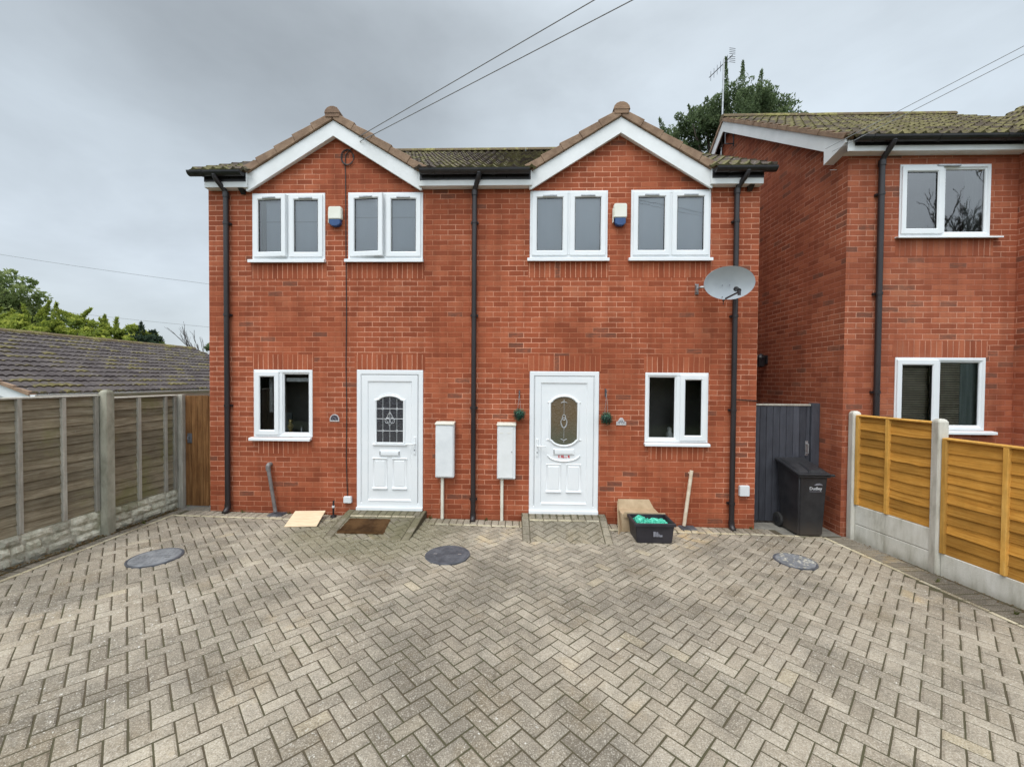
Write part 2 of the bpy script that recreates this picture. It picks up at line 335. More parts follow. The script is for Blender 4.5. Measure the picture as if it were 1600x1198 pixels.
class MB:
    """collects world-space faces; build() links ONE mesh object whose coordinates are local to its parent"""
    def __init__(s): s.v = []; s.f = []; s.a = {}; s.va = {}
    def face(s, pts, **at):
        i = len(s.v); s.v.extend(tuple(p) for p in pts); s.f.append(tuple(range(i, i + len(pts))))
        for k, x in at.items(): s.a.setdefault(k, {})[len(s.f) - 1] = x
    def mesh(s, vs, fs, **at):
        i = len(s.v); s.v.extend(tuple(p) for p in vs)
        for f in fs:
            s.f.append(tuple(i + j for j in f))
            for k, x in at.items(): s.a.setdefault(k, {})[len(s.f) - 1] = x
    def box(s, x0, x1, y0, y1, z0, z1, mat=None, **at):
        P = [Vector((x, y, z)) for z in (z0, z1) for y in (y0, y1) for x in (x0, x1)]
        if mat is not None: P = [mat @ p for p in P]
        s.mesh(P, [(0, 2, 3, 1), (4, 5, 7, 6), (0, 1, 5, 4), (2, 6, 7, 3), (0, 4, 6, 2), (1, 3, 7, 5)], **at)
    def hexa(s, lo, hi, **at):
        s.mesh(list(lo) + list(hi), [(3, 2, 1, 0), (4, 5, 6, 7), (0, 1, 5, 4), (1, 2, 6, 5), (2, 3, 7, 6), (3, 0, 4, 7)], **at)
    def prism(s, poly, axis, a0, a1, **at):
        """poly: 2D pts; extruded along axis 'x','y','z'"""
        def P(p, a): return {'x': (a, p[0], p[1]), 'y': (p[0], a, p[1]), 'z': (p[0], p[1], a)}[axis]
        n = len(poly); vs = [P(p, a0) for p in poly] + [P(p, a1) for p in poly]
        s.mesh(vs, [tuple(range(n)), tuple(range(2 * n - 1, n - 1, -1))] + [(i, n + i, n + (i + 1) % n, (i + 1) % n) for i in range(n)], **at)
    def tube(s, path, r, n=10, caps=True, **at):
        path = [Vector(p) for p in path]; rs = r if isinstance(r, (list, tuple)) else [r] * len(path)
        vs = []; fs = []; up = None
        for i, p in enumerate(path):
            d = (path[min(i + 1, len(path) - 1)] - path[max(i - 1, 0)])
            if d.length < 1e-9: d = Vector((0, 0, 1))
            d.normalize()
            if up is None: up = d.orthogonal().normalized()
            up = (up - d * up.dot(d))
            up = up.normalized() if up.length > 1e-6 else d.orthogonal().normalized()
            sd = d.cross(up)
            for k in range(n):
                a = 2 * pi * k / n; vs.append(p + (up * cos(a) + sd * sin(a)) * rs[i])
        for i in range(len(path) - 1):
            for k in range(n):
                fs.append((i * n + k, i * n + (k + 1) % n, (i + 1) * n + (k + 1) % n, (i + 1) * n + k))
        if caps: fs += [tuple(range(n - 1, -1, -1)), tuple(range((len(path) - 1) * n, len(path) * n))]
        s.mesh(vs, fs, **at)
    def lathe(s, prof, c, axis='z', n=20, **at):
        vs = []; fs = []
        for r, h in prof:
            for k in range(n):
                a = 2 * pi * k / n; x, y = r * cos(a), r * sin(a)
                vs.append({'z': (c[0] + x, c[1] + y, c[2] + h), 'x': (c[0] + h, c[1] + x, c[2] + y), 'y': (c[0] + x, c[1] + h, c[2] + y)}[axis])
        m = len(prof)
        for i in range(m - 1):
            for k in range(n): fs.append((i * n + k, i * n + (k + 1) % n, (i + 1) * n + (k + 1) % n, (i + 1) * n + k))
        fs += [tuple(range(n)), tuple(range((m - 1) * n, m * n))]
        s.mesh(vs, fs, **at)
    def ring(s, loop, prof, close=False, **at):
        """loop: CCW (x,z) polygon on a facade seen from -Y; prof: list of (inset, y). Swept with mitred corners."""
        n = len(loop); L = [Vector(p) for p in loop]; off = []
        for i in range(n):
            a, b, c = L[i - 1], L[i], L[(i + 1) % n]
            d1 = (b - a).normalized(); d2 = (c - b).normalized()
            n1 = Vector((-d1.y, d1.x)); n2 = Vector((-d2.y, d2.x)); k = n1 + n2
            k = k / max(.3, k.dot(n1)) if k.length > 1e-6 else n1
            off.append(k)
        vs = []; fs = []
        for ins, y in prof:
            for i in range(n):
                p = L[i] + off[i] * ins; vs.append((p.x, y, p.y))
        m = len(prof)
        for j in range(m - 1):
            for i in range(n):
                fs.append((j * n + i, j * n + (i + 1) % n, (j + 1) * n + (i + 1) % n, (j + 1) * n + i))
        if close: fs.append(tuple(range((m - 1) * n, m * n)))
        s.mesh(vs, fs, **at)
    def build(s, name, mat, parent=None, bevel=0., smooth=False, merge=False, seg=1, angle=30):
        off = wloc(parent) if parent is not None else Vector((0, 0, 0))
        me = bpy.data.meshes.new(name)
        me.from_pydata([(v[0] - off.x, v[1] - off.y, v[2] - off.z) for v in s.v], [], s.f)
        for k, d in s.a.items():
            at = me.attributes.new(k, 'FLOAT', 'FACE'); at.data.foreach_set('value', [float(d.get(i, 0)) for i in range(len(s.f))])
        for k, d in s.va.items():
            at = me.attributes.new(k, 'FLOAT', 'POINT'); at.data.foreach_set('value', [float(x) for x in d])
        me.materials.append(M[mat] if isinstance(mat, str) else mat)
        bm = bmesh.new(); bm.from_mesh(me)
        if merge or bevel: bmesh.ops.remove_doubles(bm, verts=bm.verts, dist=1e-5)
        if not s.va and len(s.f) < 60000 and not getattr(s, 'keep', False): bmesh.ops.recalc_face_normals(bm, faces=bm.faces)
        if bevel:
            es = [e for e in bm.edges if len(e.link_faces) == 2 and e.calc_face_angle(0) > radians(angle)]
            bmesh.ops.bevel(bm, geom=es, offset=bevel, segments=seg, affect='EDGES', clamp_overlap=True)
        bm.to_mesh(me); bm.free()
        if smooth:
            me.polygons.foreach_set('use_smooth', [True] * len(me.polygons))
            if smooth != 'all': me.set_sharp_from_angle(angle=radians(35))
        o = bpy.data.objects.new(name, me); COL.objects.link(o)
        if parent is not None: o.parent = parent
        return o

def tag(o, label=None, cat=None, group=None, kind=None):
    if label: o['label'] = label
    if cat: o['category'] = cat
    if group: o['group'] = group
    if kind: o['kind'] = kind
    return o
def thing(name, label, cat, loc, group=None, kind=None):
    o = bpy.data.objects.new(name, None); COL.objects.link(o); o.location = loc; o.empty_display_size = .1
    return tag(o, label, cat, group, kind)

def rect(x0, x1, z0, z1): return [(x0, z0), (x1, z0), (x1, z1), (x0, z1)]
def R(a, b): return random.uniform(a, b)

# ------------------------------------------------------------------ walls with openings
def facade(mb, x0, x1, z0, z1, holes, y=0., reveal=.09, top=None):
    """vertical wall in plane Y=y facing -Y, rectangular holes with reveals; 'top' = outline points replacing the top edge"""
    xs = sorted({x0, x1, *[h[0] for h in holes], *[h[1] for h in holes]}); zs = sorted({z0, z1, *[h[2] for h in holes], *[h[3] for h in holes]})
    for i in range(len(xs) - 1):
        for j in range(len(zs) - 1):
            cx, cz = (xs[i] + xs[i + 1]) / 2, (zs[j] + zs[j + 1]) / 2
            if any(h[0] < cx < h[1] and h[2] < cz < h[3] for h in holes): continue
            mb.face([(xs[i], y, zs[j]), (xs[i + 1], y, zs[j]), (xs[i + 1], y, zs[j + 1]), (xs[i], y, zs[j + 1])])
    for a, b, c, d in holes:
        mb.face([(a, y, c), (a, y, d), (a, y + reveal, d), (a, y + reveal, c)]); mb.face([(b, y, d), (b, y, c), (b, y + reveal, c), (b, y + reveal, d)])
        mb.face([(a, y, d), (b, y, d), (b, y + reveal, d), (a, y + reveal, d)]); mb.face([(b, y, c), (a, y, c), (a, y + reveal, c), (b, y + reveal, c)])
    if top: mb.face([(p[0], y, p[1]) for p in top])

# ------------------------------------------------------------------ roofs
def roof_sheet(mb, o, u, v, W, L, tw=.30, gauge=.31, roll=.028, step=.026, sub=8, jit=.004, flat=False):
    """rows of lapped tiles. o: lower-left eave corner, u: unit vector along the eave, v: unit up-slope"""
    o = Vector(o); u = Vector(u).normalized(); v = Vector(v).normalized(); n = u.cross(v).normalized()
    if n.z < 0: n = -n
    rows = int(math.ceil(L / gauge)); nt = int(math.ceil(W / tw))
    E = mb.va.setdefault('edge', [])
    for r in range(rows):
        v0 = r * gauge; v1 = min(L, v0 + gauge) + .02
        for k in range(nt):
            ua = k * tw; ub = min(W, ua + tw)
            if ub - ua < .02: continue
            dz = R(-jit, jit); rn = random.random(); dv = R(-.006, .006)
            vs = []; fs = []; m = sub + 1
            for j in range(m):
                q = j / sub; uu = ua + (ub - ua) * q
                ph = q * (1 if flat else 2)
                hh = roll * max(0., cos(2 * pi * (ph % 1 - .5))) ** .8 if not flat else 0.
                if j in (0, sub): hh -= .010
                base = o + u * uu
                vs += [base + v * (v0 + dv) + n * (hh - .012 + dz), base + v * (v0 + dv) + n * (hh + step + dz), base + v * ((v0 + v1) / 2) + n * (hh + step * .6 + dz), base + v * v1 + n * (hh + .002)]
                E += [1., 1., .35, 0.]
            for j in range(sub):
                a = j * 4; b = a + 4
                fs += [(a, b, b + 1, a + 1), (a + 1, b + 1, b + 2, a + 2), (a + 2, b + 2, b + 3, a + 3)]
            mb.mesh(vs, fs, rnd=rn)

def gutter(mb, x0, x1, y, z, r=.06, wall=.004):
    """half-round gutter along X; y,z = centre of the rim"""
    def prof(rr): return [(y + rr * cos(a), z + rr * sin(a)) for a in [pi + pi * k / 8 for k in range(9)]]
    po = prof(r); pi_ = prof(r - wall)[::-1]
    mb.prism(po + pi_, 'x', x0, x1)
    for x in (x0, x1): mb.prism(po, 'x', x - .003, x + .003)
    k = x0 + .2
    while k < x1: mb.prism([(p[0] * 1, p[1]) for p in prof(r + .006)] + prof(r - wall - .001)[::-1], 'x', k - .02, k + .02); mb.box(k - .012, k + .012, y + r - .005, y + r + .04, z - .075, z + .0); k += .85

def downpipe(mb, top, xw, yw, zb, r=.036, shoe=True):
    """top: outlet under the gutter; swan neck back to the wall at (xw,yw), straight down to zb"""
    tx, ty, tz = top
    mb.tube([(tx, ty, tz + .04), (tx, ty, tz - .03), (tx * .8 + xw * .2, ty * .8 + yw * .2, tz - .07), (tx * .2 + xw * .8, ty * .2 + yw * .8, tz - .16), (xw, yw, tz - .21), (xw, yw, tz - .30)], r, 12)
    mb.tube([(xw, yw, tz - .22), (xw, yw, zb + .07)], r, 12)
    mb.tube([(xw, yw, tz - .20), (xw, yw, tz - .27)], r + .008, 12); mb.tube([(tx, ty, tz + .05), (tx, ty, tz - .02)], r + .008, 12)
    z = tz - .65
    while z > zb + .3:
        mb.tube([(xw, yw, z - .018), (xw, yw, z + .018)], r + .007, 12); mb.box(xw - .055, xw + .055, yw + .02, yw + .054, z - .014, z + .014); z -= 1.35
    if shoe: mb.tube([(xw, yw, zb + .12), (xw, yw, zb + .07), (xw, yw - .03, zb + .025), (xw, yw - .07, zb - .0)], r + .006, 12)

# ------------------------------------------------------------------ windows
FRP = lambda y, w, d=.05: [(0., y + d), (0., y + .006), (.006, y), (w - .010, y), (w, y + .012), (w, y + d)]
def pvc_window(parent, x0, x1, z0, z1, y, cells, sill=None, label=None, behind=None, vent=None, frame_w=.048, glass='glass', depth=.42, room='room', name='window'):
    """cells: (xa, xb, kind, open_angle) fractions in metres from x0; kind 'sash' or 'fixed'. y = outer face of the frame."""
    fr = MB(); fr.ring(rect(x0, x1, z0, z1), FRP(y, frame_w))
    for i in range(len(cells) - 1):
        xm = x0 + (cells[i][1] + cells[i + 1][0]) / 2; w = (cells[i + 1][0] - cells[i][1]) / 2
        fr.box(xm - w, xm + w, y + .001, y + .05, z0 + frame_w - .002, z1 - frame_w + .002)
    win = fr.build(name, 'pvc', parent)
    if label: win['label'] = label
    for xa, xb, kind, ang in cells:
        a, b = x0 + xa, x0 + xb; za, zb = z0 + frame_w, z1 - frame_w
        if kind == 'sash':
            sm = MB(); a2, b2, c2, d2 = a - .016, b + .016, za - .016, zb + .016
            sm.ring(rect(a2, b2, c2, d2), [(0, y + .03), (0, y - .016), (.004, y - .020), (.060, y - .020), (.074, y - .006), (.074, y + .03)])
            gk = MB(); gk.ring(rect(a2 + .0735, b2 - .0735, c2 + .0735, d2 - .0735), [(0, y - .0065), (.006, y - .004), (.006, y + .02)])
            gl = MB(); gl.keep = True; gl.face([(a2 + .07, y + .004, c2 + .07), (b2 - .07, y + .004, c2 + .07), (b2 - .07, y + .004, d2 - .07), (a2 + .07, y + .004, d2 - .07)])
            if ang:
                T = Matrix.Translation((a2, y, 0)) @ Matrix.Rotation(radians(-ang), 4, 'Z') @ Matrix.Translation((-a2, -y, 0))
                for q in (sm, gk, gl): q.v = [tuple(T @ Vector(p)) for p in q.v]
            so = sm.build('sash', 'pvc', win); go = gl.build('pane', glass, win); ko = gk.build('gasket', 'gap', win)
            if vent and vent != 'top':
                vm = MB(); xm = (a + b) / 2; vm.box(xm - .10, xm + .10, y - .036, y - .0195, d2 - .062, d2 - .040)
                if ang: vm.v = [tuple(T @ Vector(p)) for p in vm.v]
                vm.build('trickle_vent', vent, win, bevel=.003)
        else:
            gk = MB(); gk.ring(rect(a, b, za, zb), [(0, y + .012), (.014, y + .016), (.020, y + .024), (.020, y + .04)]); gk.build('glazing_bead', 'pvc', win)
            gl = MB(); gl.keep = True; gl.face([(a + .01, y + .034, za + .01), (b - .01, y + .034, za + .01), (b - .01, y + .034, zb - .01), (a + .01, y + .034, zb - .01)]); gl.build('pane', glass, win)
    if vent == 'top':
        vm = MB(); xm = x0 + (x1 - x0) * .52; vm.box(xm - .15, xm + .15, y - .030, y - .001, z1 - .040, z1 - .012); vm.build('trickle_vent', 'steel', win, bevel=.004)
    if sill:
        sl = MB(); sx0, sx1, h, pj = sill
        sl.prism([(y + .05, z0 - .002), (y - pj, z0 - .014), (y - pj - .006, z0 - .02), (y - pj - .006, z0 - h), (y - pj + .006, z0 - h), (y - pj + .008, z0 - h + .012), (y + .05, z0 - h + .012)], 'x', sx0, sx1)
        sl.build('sill', 'pvc', win)
    # room behind, so the glass shows a real interior
    rm = MB(); a, b, c, d = x0 + .03, x1 - .03, z0 + .03, z1 - .03; yy = y + .052; e = .5 if room == 'room' else .12; yb = yy + depth
    A, B, C2, D2 = a - e, b + e, c - e * .5, d + .18
    rm.face([(A, yb, C2), (B, yb, C2), (B, yb, D2), (A, yb, D2)]); rm.face([(A, yy, C2), (A, yb, C2), (A, yb, D2), (A, yy, D2)]); rm.face([(B, yy, C2), (B, yb, C2), (B, yb, D2), (B, yy, D2)])
    rm.face([(A, yy, D2), (B, yy, D2), (B, yb, D2), (A, yb, D2)]); rm.face([(A, yy, C2), (B, yy, C2), (B, yb, C2), (A, yb, C2)])
    # back of the wall around the opening
    for q in ((A, a, C2, D2), (b, B, C2, D2), (a, b, C2, c), (a, b, d, D2)):
        rm.face([(q[0], yy, q[2]), (q[1], yy, q[2]), (q[1], yy, q[3]), (q[0], yy, q[3])])
    rm.build('interior', room, win)
    return win

def curtain(win, x0, x1, y, z0, z1, mat, name='curtain', amp=.012, per=.06):
    mb = MB(); n = max(4, int((x1 - x0) / per * 6)); top = []; bot = []
    for i in range(n + 1):
        x = x0 + (x1 - x0) * i / n; yy = y + amp * sin(2 * pi * x / per + sin(x * 9)); top.append((x, yy, z1)); bot.append((x, yy, z0))
    mb.mesh(bot + top, [(i, i + 1, n + 2 + i, n + 1 + i) for i in range(n)])
    return mb.build(name, mat, win, smooth='all')

def arc(cx, cz, rx, rz, a0, a1, n): return [(cx + rx * cos(radians(a0 + (a1 - a0) * i / n)), cz + rz * sin(radians(a0 + (a1 - a0) * i / n))) for i in range(n + 1)]

# ================================================================== SETTING
def gz(x, y=0): return -.103 - .0158 * max(-6., min(7., x))          # gently falling forecourt
# ground sheet out to the horizon; the land left of the fence lies lower
g = MB(); xs = [-260, -60, -30, -12, -6.2, -5.55, -5.3, 0, 4.6, 7, 12, 40, 260]; ys = [-120, -40, -14, -9, 0, 4, 9, 14, 30, 60, 300]
def gh(x): return -.85 if x <= -6.2 else (-.16 if x <= -5.3 else gz(x) - .06)
for i in range(len(xs) - 1):
    for j in range(len(ys) - 1):
        g.face([(xs[i], ys[j], gh(xs[i])), (xs[i + 1], ys[j], gh(xs[i + 1])), (xs[i + 1], ys[j + 1], gh(xs[i + 1])), (xs[i], ys[j + 1], gh(xs[i]))])
tag(g.build('ground', 'grass', None, merge=True), kind='structure')
# joint bed under the pavers
j = MB(); XB = [-5.3, 5.9]
j.face([(XB[0], -9, gz(XB[0]) - .008), (XB[1], -9, gz(XB[1]) - .008), (XB[1], .0, gz(XB[1]) - .008), (XB[0], .0, gz(XB[0]) - .008)])
tag(j.build('paving_bed', 'joint', None), kind='structure')

def clip_poly(P, a, b):
    """keep the part of convex P left of the directed line a->b"""
    out = []; dx, dy = b[0] - a[0], b[1] - a[1]
    sd = [dx * (p[1] - a[1]) - dy * (p[0] - a[0]) for p in P]
    for i in range(len(P)):
        p, q = P[i - 1], P[i]; s, t = sd[i - 1], sd[i]
        if (s >= 0) != (t >= 0):
            k = s / (s - t); out.append((p[0] + (q[0] - p[0]) * k, p[1] + (q[1] - p[1]) * k))
        if t >= 0: out.append(q)
    return out
def area(P): return .5 * sum(P[i - 1][0] * P[i][1] - P[i][0] * P[i - 1][1] for i in range(len(P)))
def inset(P, d):
    n = len(P); out = []
    for i in range(n):
        a, b, c = Vector(P[i - 1]), Vector(P[i]), Vector(P[(i + 1) % n]); d1 = (b - a); d2 = (c - b)
        if d1.length < 1e-5 or d2.length < 1e-5: return None
        d1.normalize(); d2.normalize(); n1 = Vector((-d1.y, d1.x)); n2 = Vector((-d2.y, d2.x)); k = n1 + n2
        if k.dot(n1) < .25: return None
        b = b + k / k.dot(n1) * d; out.append((b.x, b.y))
    return out if area(out) > 1e-4 else None
def paver(mb, P, zf, jt=.0050, ch=.0105, h=.03, jit=.0016, lift=0., rn=None):
    if len(P) < 3: return
    if area(P) < 0: P = P[::-1]
    if area(P) < .0006: return
    A = inset(P, jt + R(-.0010, .0014)); B = inset(P, jt + ch + R(-.001, .002))
    if not A or not B: return
    A = [(p[0] + R(-.0016, .0016), p[1] + R(-.0016, .0016)) for p in A]; B = [(p[0] + R(-.0022, .0022), p[1] + R(-.0022, .0022)) for p in B]
    dz = R(-jit, jit); tx, ty = R(-.012, .012) * jit / .0016, R(-.012, .012) * jit / .0016
    cx = sum(p[0] for p in P) / len(P); cy = sum(p[1] for p in P) / len(P)
    z = lambda p, o: (p[0], p[1], zf(p[0], p[1]) + lift + o + dz + (p[0] - cx) * tx + (p[1] - cy) * ty)
    n = len(P); vs = [z(p, -h) for p in A] + [z(p, -.0065) for p in A] + [z(p, 0) for p in B]
    fs = [tuple(range(2 * n, 3 * n))]
    for k in range(2):
        for i in range(n): fs.append((k * n + i, k * n + (i + 1) % n, (k + 1) * n + (i + 1) % n, (k + 1) * n + i))
    mb.mesh(vs, fs, rnd=random.random() if rn is None else rn)
def herring(mb, clips, bbox, zf, U=.1015, ang=45., ox=.03, oy=.02, **kw):
    ca, sa = cos(radians(ang)), sin(radians(ang)); x0, x1, y0, y1 = bbox
    N = int((max(x1 - x0, y1 - y0) * 1.6) / U) + 4; cx, cy = (x0 + x1) / 2 + ox, (y0 + y1) / 2 + oy
    for i in range(-N // 2, N // 2):
        for k in range(-N // 2, N // 2):
            r = (i - k) % 4
            if r == 0: q = [(i, k), (i + 2, k), (i + 2, k + 1), (i, k + 1)]
            elif r == 3: q = [(i, k), (i + 1, k), (i + 1, k + 2), (i, k + 2)]
            else: continue
            P = [(cx + (a * ca - b * sa) * U, cy + (a * sa + b * ca) * U) for a, b in q]
            if max(p[0] for p in P) < x0 or min(p[0] for p in P) > x1 or max(p[1] for p in P) < y0 or min(p[1] for p in P) > y1: continue
            for a, b in clips:
                P = clip_poly(P, a, b)
                if len(P) < 3: break
            else: paver(mb, P, zf, **kw)
def course(mb, a, b, w, L, zf, **kw):
    """a run of blocks from a to b, each L long along the run and w wide to the LEFT of it"""
    a = Vector(a); b = Vector(b); d = (b - a); D = d.length; d.normalize(); n = Vector((-d.y, d.x)); k = 0
    while k * L < D - .02:
        p = a + d * k * L; q = a + d * min(D, (k + 1) * L)
        paver(mb, [(v.x, v.y) for v in (p, q, q + n * w, p + n * w)], zf, **kw); k += 1

YB = -.27                     # line of the cream edging along the house
LX = -5.09                    # cream edging along the left-hand fence
RA, RB = (4.145, YB), (5.06, -7.05)   # cream edging along the right-hand fence
RBX = RA[0] + (RA[1] + 9) * (RB[0] - RA[0]) / (RA[1] - RB[1])
pv = MB()
herring(pv, [((LX, -9), (RBX, -9)), ((RBX, -9), RA), ((9, YB), (-9, YB)), ((LX, 9), (LX, -9))], (LX, RBX, -9, YB), gz)
# header course between edging and wall
course(pv, (-5.03, YB + .052), (3.55, YB + .052), .205, .1015, gz)
tag(pv.build('paving', 'paver', None), kind='structure')
pd = MB()
course(pd, (RBX + .055, -9), (RA[0] + .06, RA[1]), -.30, .1015, gz)   # dirty row beside the right fence
course(pd, (LX - .005, .0), (LX - .055, -9), -.14, .1015, gz)
course(pd, (-5.06, -.02), (-4.75, -.02), .18, .1015, gz)
tag(pd.build('paving_margin', 'paver_dull', None), kind='structure')
pc = MB()
course(pc, (LX + .0, YB), (4.16, YB), .05, .2015, gz, lift=.003)
course(pc, (LX, YB + .05), (LX, -9), -.05, .2015, gz, lift=.002)
course(pc, RA, (RBX, -9), .05, .2015, gz, lift=.003)
tag(pc.build('paving_edging', 'paver_cream', None), kind='structure')
# plain concrete in the passage between the houses
ps = MB(); ps.box(3.37, 4.44, -.02, 9., -.4, gz(3.9) - .002); ps.box(3.56, 4.44, -.215, -.02, -.4, gz(3.9) - .004); ps.box(4.44, 4.60, -.9, -.21, -.4, gz(4.4) - .006)
ps.box(-5.24, -4.76, -.01, 6., -.4, gz(-5.) - .004)
tag(ps.build('passage_slab', 'cement', None), kind='structure')

def ramp(x0, x1, xf0, xf1, yf, zt, label, pm):
    """low paved ramp: back edge at the wall x0..x1 (height zt), front edge xf0..xf1 at y=yf on the ground"""
    rt = thing('entrance_ramp', None, None, ((x0 + x1) / 2, yf / 2, gz((x0 + x1) / 2)), kind='structure'); rt['label'] = label
    zf = lambda x, y: (zt + (gz(x) + .004 - zt) * min(1., max(0., -(y + .10) / (-yf - .10))))
    xl = lambda y: x0 + (xf0 - x0) * (y / yf); xr = lambda y: x1 + (xf1 - x1) * (y / yf)
    b = MB()
    for ya, yb in ((0., -.10), (-.10, yf)):
        b.hexa([(xl(ya) + .002, ya, -.3), (xr(ya) - .002, ya, -.3), (xr(yb) - .002, yb, -.3), (xl(yb) + .002, yb, -.3)],
               [(xl(ya) + .002, ya, zf(x0, ya) - .007), (xr(ya) - .002, ya, zf(x1, ya) - .007), (xr(yb) - .002, yb, zf(x1, yb) - .007), (xl(yb) + .002, yb, zf(x0, yb) - .007)])
    b.build('ramp_body', 'joint', rt)
    t = MB(); kw = dict(h=.02, jit=.0008)
    course(t, (x0 + .005, -.004), (x1 - .005, -.004), -.20, .1015, zf, **kw)
    L, Rr = ((xl(-.205) + .003, -.205), (xf0 + .003, yf)), ((xf1 - .003, yf), (xr(-.205) - .003, -.205))
    course(t, L[0], L[1], .10, .2015, zf, **kw); course(t, Rr[0], Rr[1], .10, .2015, zf, **kw)
    herring(t, [((xf0 + .105, yf), (xf1 - .105, yf)), ((xf1 - .105, yf), (xr(-.25) - .105, -.25)), ((9, -.255), (-9, -.255)), ((xl(-.25) + .105, -.25), (xf0 + .105, yf))], (min(x0, xf0), max(x1, xf1), yf, -.2), zf, **kw)
    t.build('ramp_paving', pm, rt)
    c = MB(); course(c, (xl(-.205) + .11, -.255), (xr(-.205) - .11, -.255), .05, .2015, zf, lift=.002, **kw); c.build('ramp_edging', 'paver_cream', rt)
    return zf
zfL = ramp(-2.62, -1.44, -2.57, -1.46, -.90, .026, 'low block-paved ramp up to the left-hand white door', 'paver_moss')
zfR = ramp(-.03, 1.20, -.01, 1.16, -.79, .018, 'low block-paved ramp up to the right-hand white door', 'paver_ramp')

# ================================================================== THE PAIR OF HOUSES
HX0, HX1, HD = -4.74, 3.36, 8.4
house = thing('brick_house', 'pair of joined red brick houses with two white-trimmed gables and two white front doors', 'house', (-.69, 4.2, -.1))
doorsX = [(-2.494, -1.500, .037, 2.112), (.079, 1.093, .027, 2.106)]
winU = [(-4.069, -2.969, 3.746, 4.721), (-2.623, -1.509, 3.750, 4.724), (.064, 1.191, 3.760, 4.731), (1.526, 2.664, 3.762, 4.734)]
winL = [(-4.059, -3.165, 1.100, 2.106), (1.762, 2.669, 1.084, 2.098)]
holes = [(a, b, c, d) for a, b, c, d in winU + winL] + [(a, b, c, d) for a, b, c, d in doorsX]
GC = [-2.81, 1.35]; PIT = .60; EZ = 4.80
def gable_top(cx):
    hw = 1.36; return [(cx - hw, EZ), (cx + hw, EZ), (cx + hw, EZ + .0), (cx, EZ + hw * PIT + .0)]
w = MB(); facade(w, HX0, HX1, -.45, EZ, holes)
for cx in GC: w.face([(p[0], 0, p[1]) for p in [(cx - 1.36, EZ), (cx + 1.36, EZ), (cx, EZ + 1.36 * PIT)]])
for x in (HX0, HX1):
    w.face([(x, 0, -.45), (x, HD, -.45), (x, HD, EZ), (x, HD / 2, EZ + HD / 2 * PIT), (x, 0, EZ)])
w.face([(HX0, HD, -.45), (HX1, HD, -.45), (HX1, HD, EZ), (HX0, HD, EZ)])
w.build('wall', 'brick', house)
def soldier(parent, mat, x0, x1, z0, z1, y0=0.):
    mb = MB(); mb.box(x0, x1, y0 - .0025, y0 + .02, z0, z1); mb.build('soldier_course', mat, parent)
for a, b, c, d in winU: soldier(house, 'brick_soldier', a - .02, b + .02, c - .06 - .225, c - .062)
for a, b, c, d in winL: soldier(house, 'brick_soldier', a - .02, b + .02, d + .004, d + .229); soldier(house, 'brick_soldier', a + .06, b - .02, c - .06 - .19, c - .062)
for a, b, c, d in doorsX: soldier(house, 'brick_soldier', a - .03, b + .03, d + .004, d + .229)

# --- roof
YE, YR = -.16, 4.2; Z0 = 4.985
vup = (0, 1, PIT); SL = sqrt(1 + PIT * PIT)
rf = MB()
for a, b in ((-4.90, -4.02), (-1.60, .14), (2.58, 3.50)): roof_sheet(rf, (a, YE, Z0), (1, 0, 0), vup, b - a, (YR - YE) * SL)
for a, b in ((-4.02, -1.60), (.14, 2.58)): roof_sheet(rf, (a, .12, Z0 + .28 * PIT), (1, 0, 0), vup, b - a, (YR - .12) * SL)
rf.face([(-4.9, 8.56, Z0 - .01), (3.5, 8.56, Z0 - .01), (3.5, YR, Z0 + (YR - YE) * PIT - .01), (-4.9, YR, Z0 + (YR - YE) * PIT - .01)]); rf.va['edge'] += [0.] * 4
roof = rf.build('roof', 'tile', house, smooth='all')
roof.data.set_sharp_from_angle(angle=radians(40))
for cx in GC:      # small gable roofs running back into the main slope
    gr = MB()
    for sg in (1, -1):
        roof_sheet(gr, (cx - sg * 1.30, -.09, 5.825 - 1.30 * PIT), (0, 1, 0), (sg, 0, PIT), 2.09, 1.30 * SL)
    g2 = gr.build('gable_roof', 'tile', house, smooth='all'); g2.data.set_sharp_from_angle(angle=radians(40))
# ridge tiles
def half_round(mb, p0, p1, r, n=7):
    p0, p1 = Vector(p0), Vector(p1); d = (p1 - p0).normalized(); sd = Vector((0, 0, 1)).cross(d).normalized()
    ring = lambda p: [p + sd * r * cos(pi * k / n) + Vector((0, 0, 1)) * r * sin(pi * k / n) * .9 for k in range(n + 1)]
    A, B = ring(p0), ring(p1); m = n + 1
    mb.mesh(A + B, [(k, k + 1, m + k + 1, m + k) for k in range(n)] + [tuple(range(m)), tuple(range(2 * m - 1, m - 1, -1))])
for cx in GC:
    rd = MB(); y = -.13
    while y < 1.6: half_round(rd, (cx, y, 5.815 + R(-.004, .004)), (cx, y + .44, 5.815), .115 + R(-.004, .004)); y += .445
    rd.prism([(cx - .10, 5.76), (cx + .10, 5.76), (cx + .112, 5.84), (cx + .07, 5.90), (cx - .07, 5.90), (cx - .112, 5.84)], 'y', -.124, -.05)
    rd.build('ridge_tile', 'ridge', house, bevel=.004)
rd = MB(); x = -4.9
zr = Z0 + (YR - YE) * PIT
while x < 3.4: half_round(rd, (x, YR, zr + .0), (x + .44, YR, zr), .115); x += .445
rd.build('ridge_tile', 'ridge_moss', house)
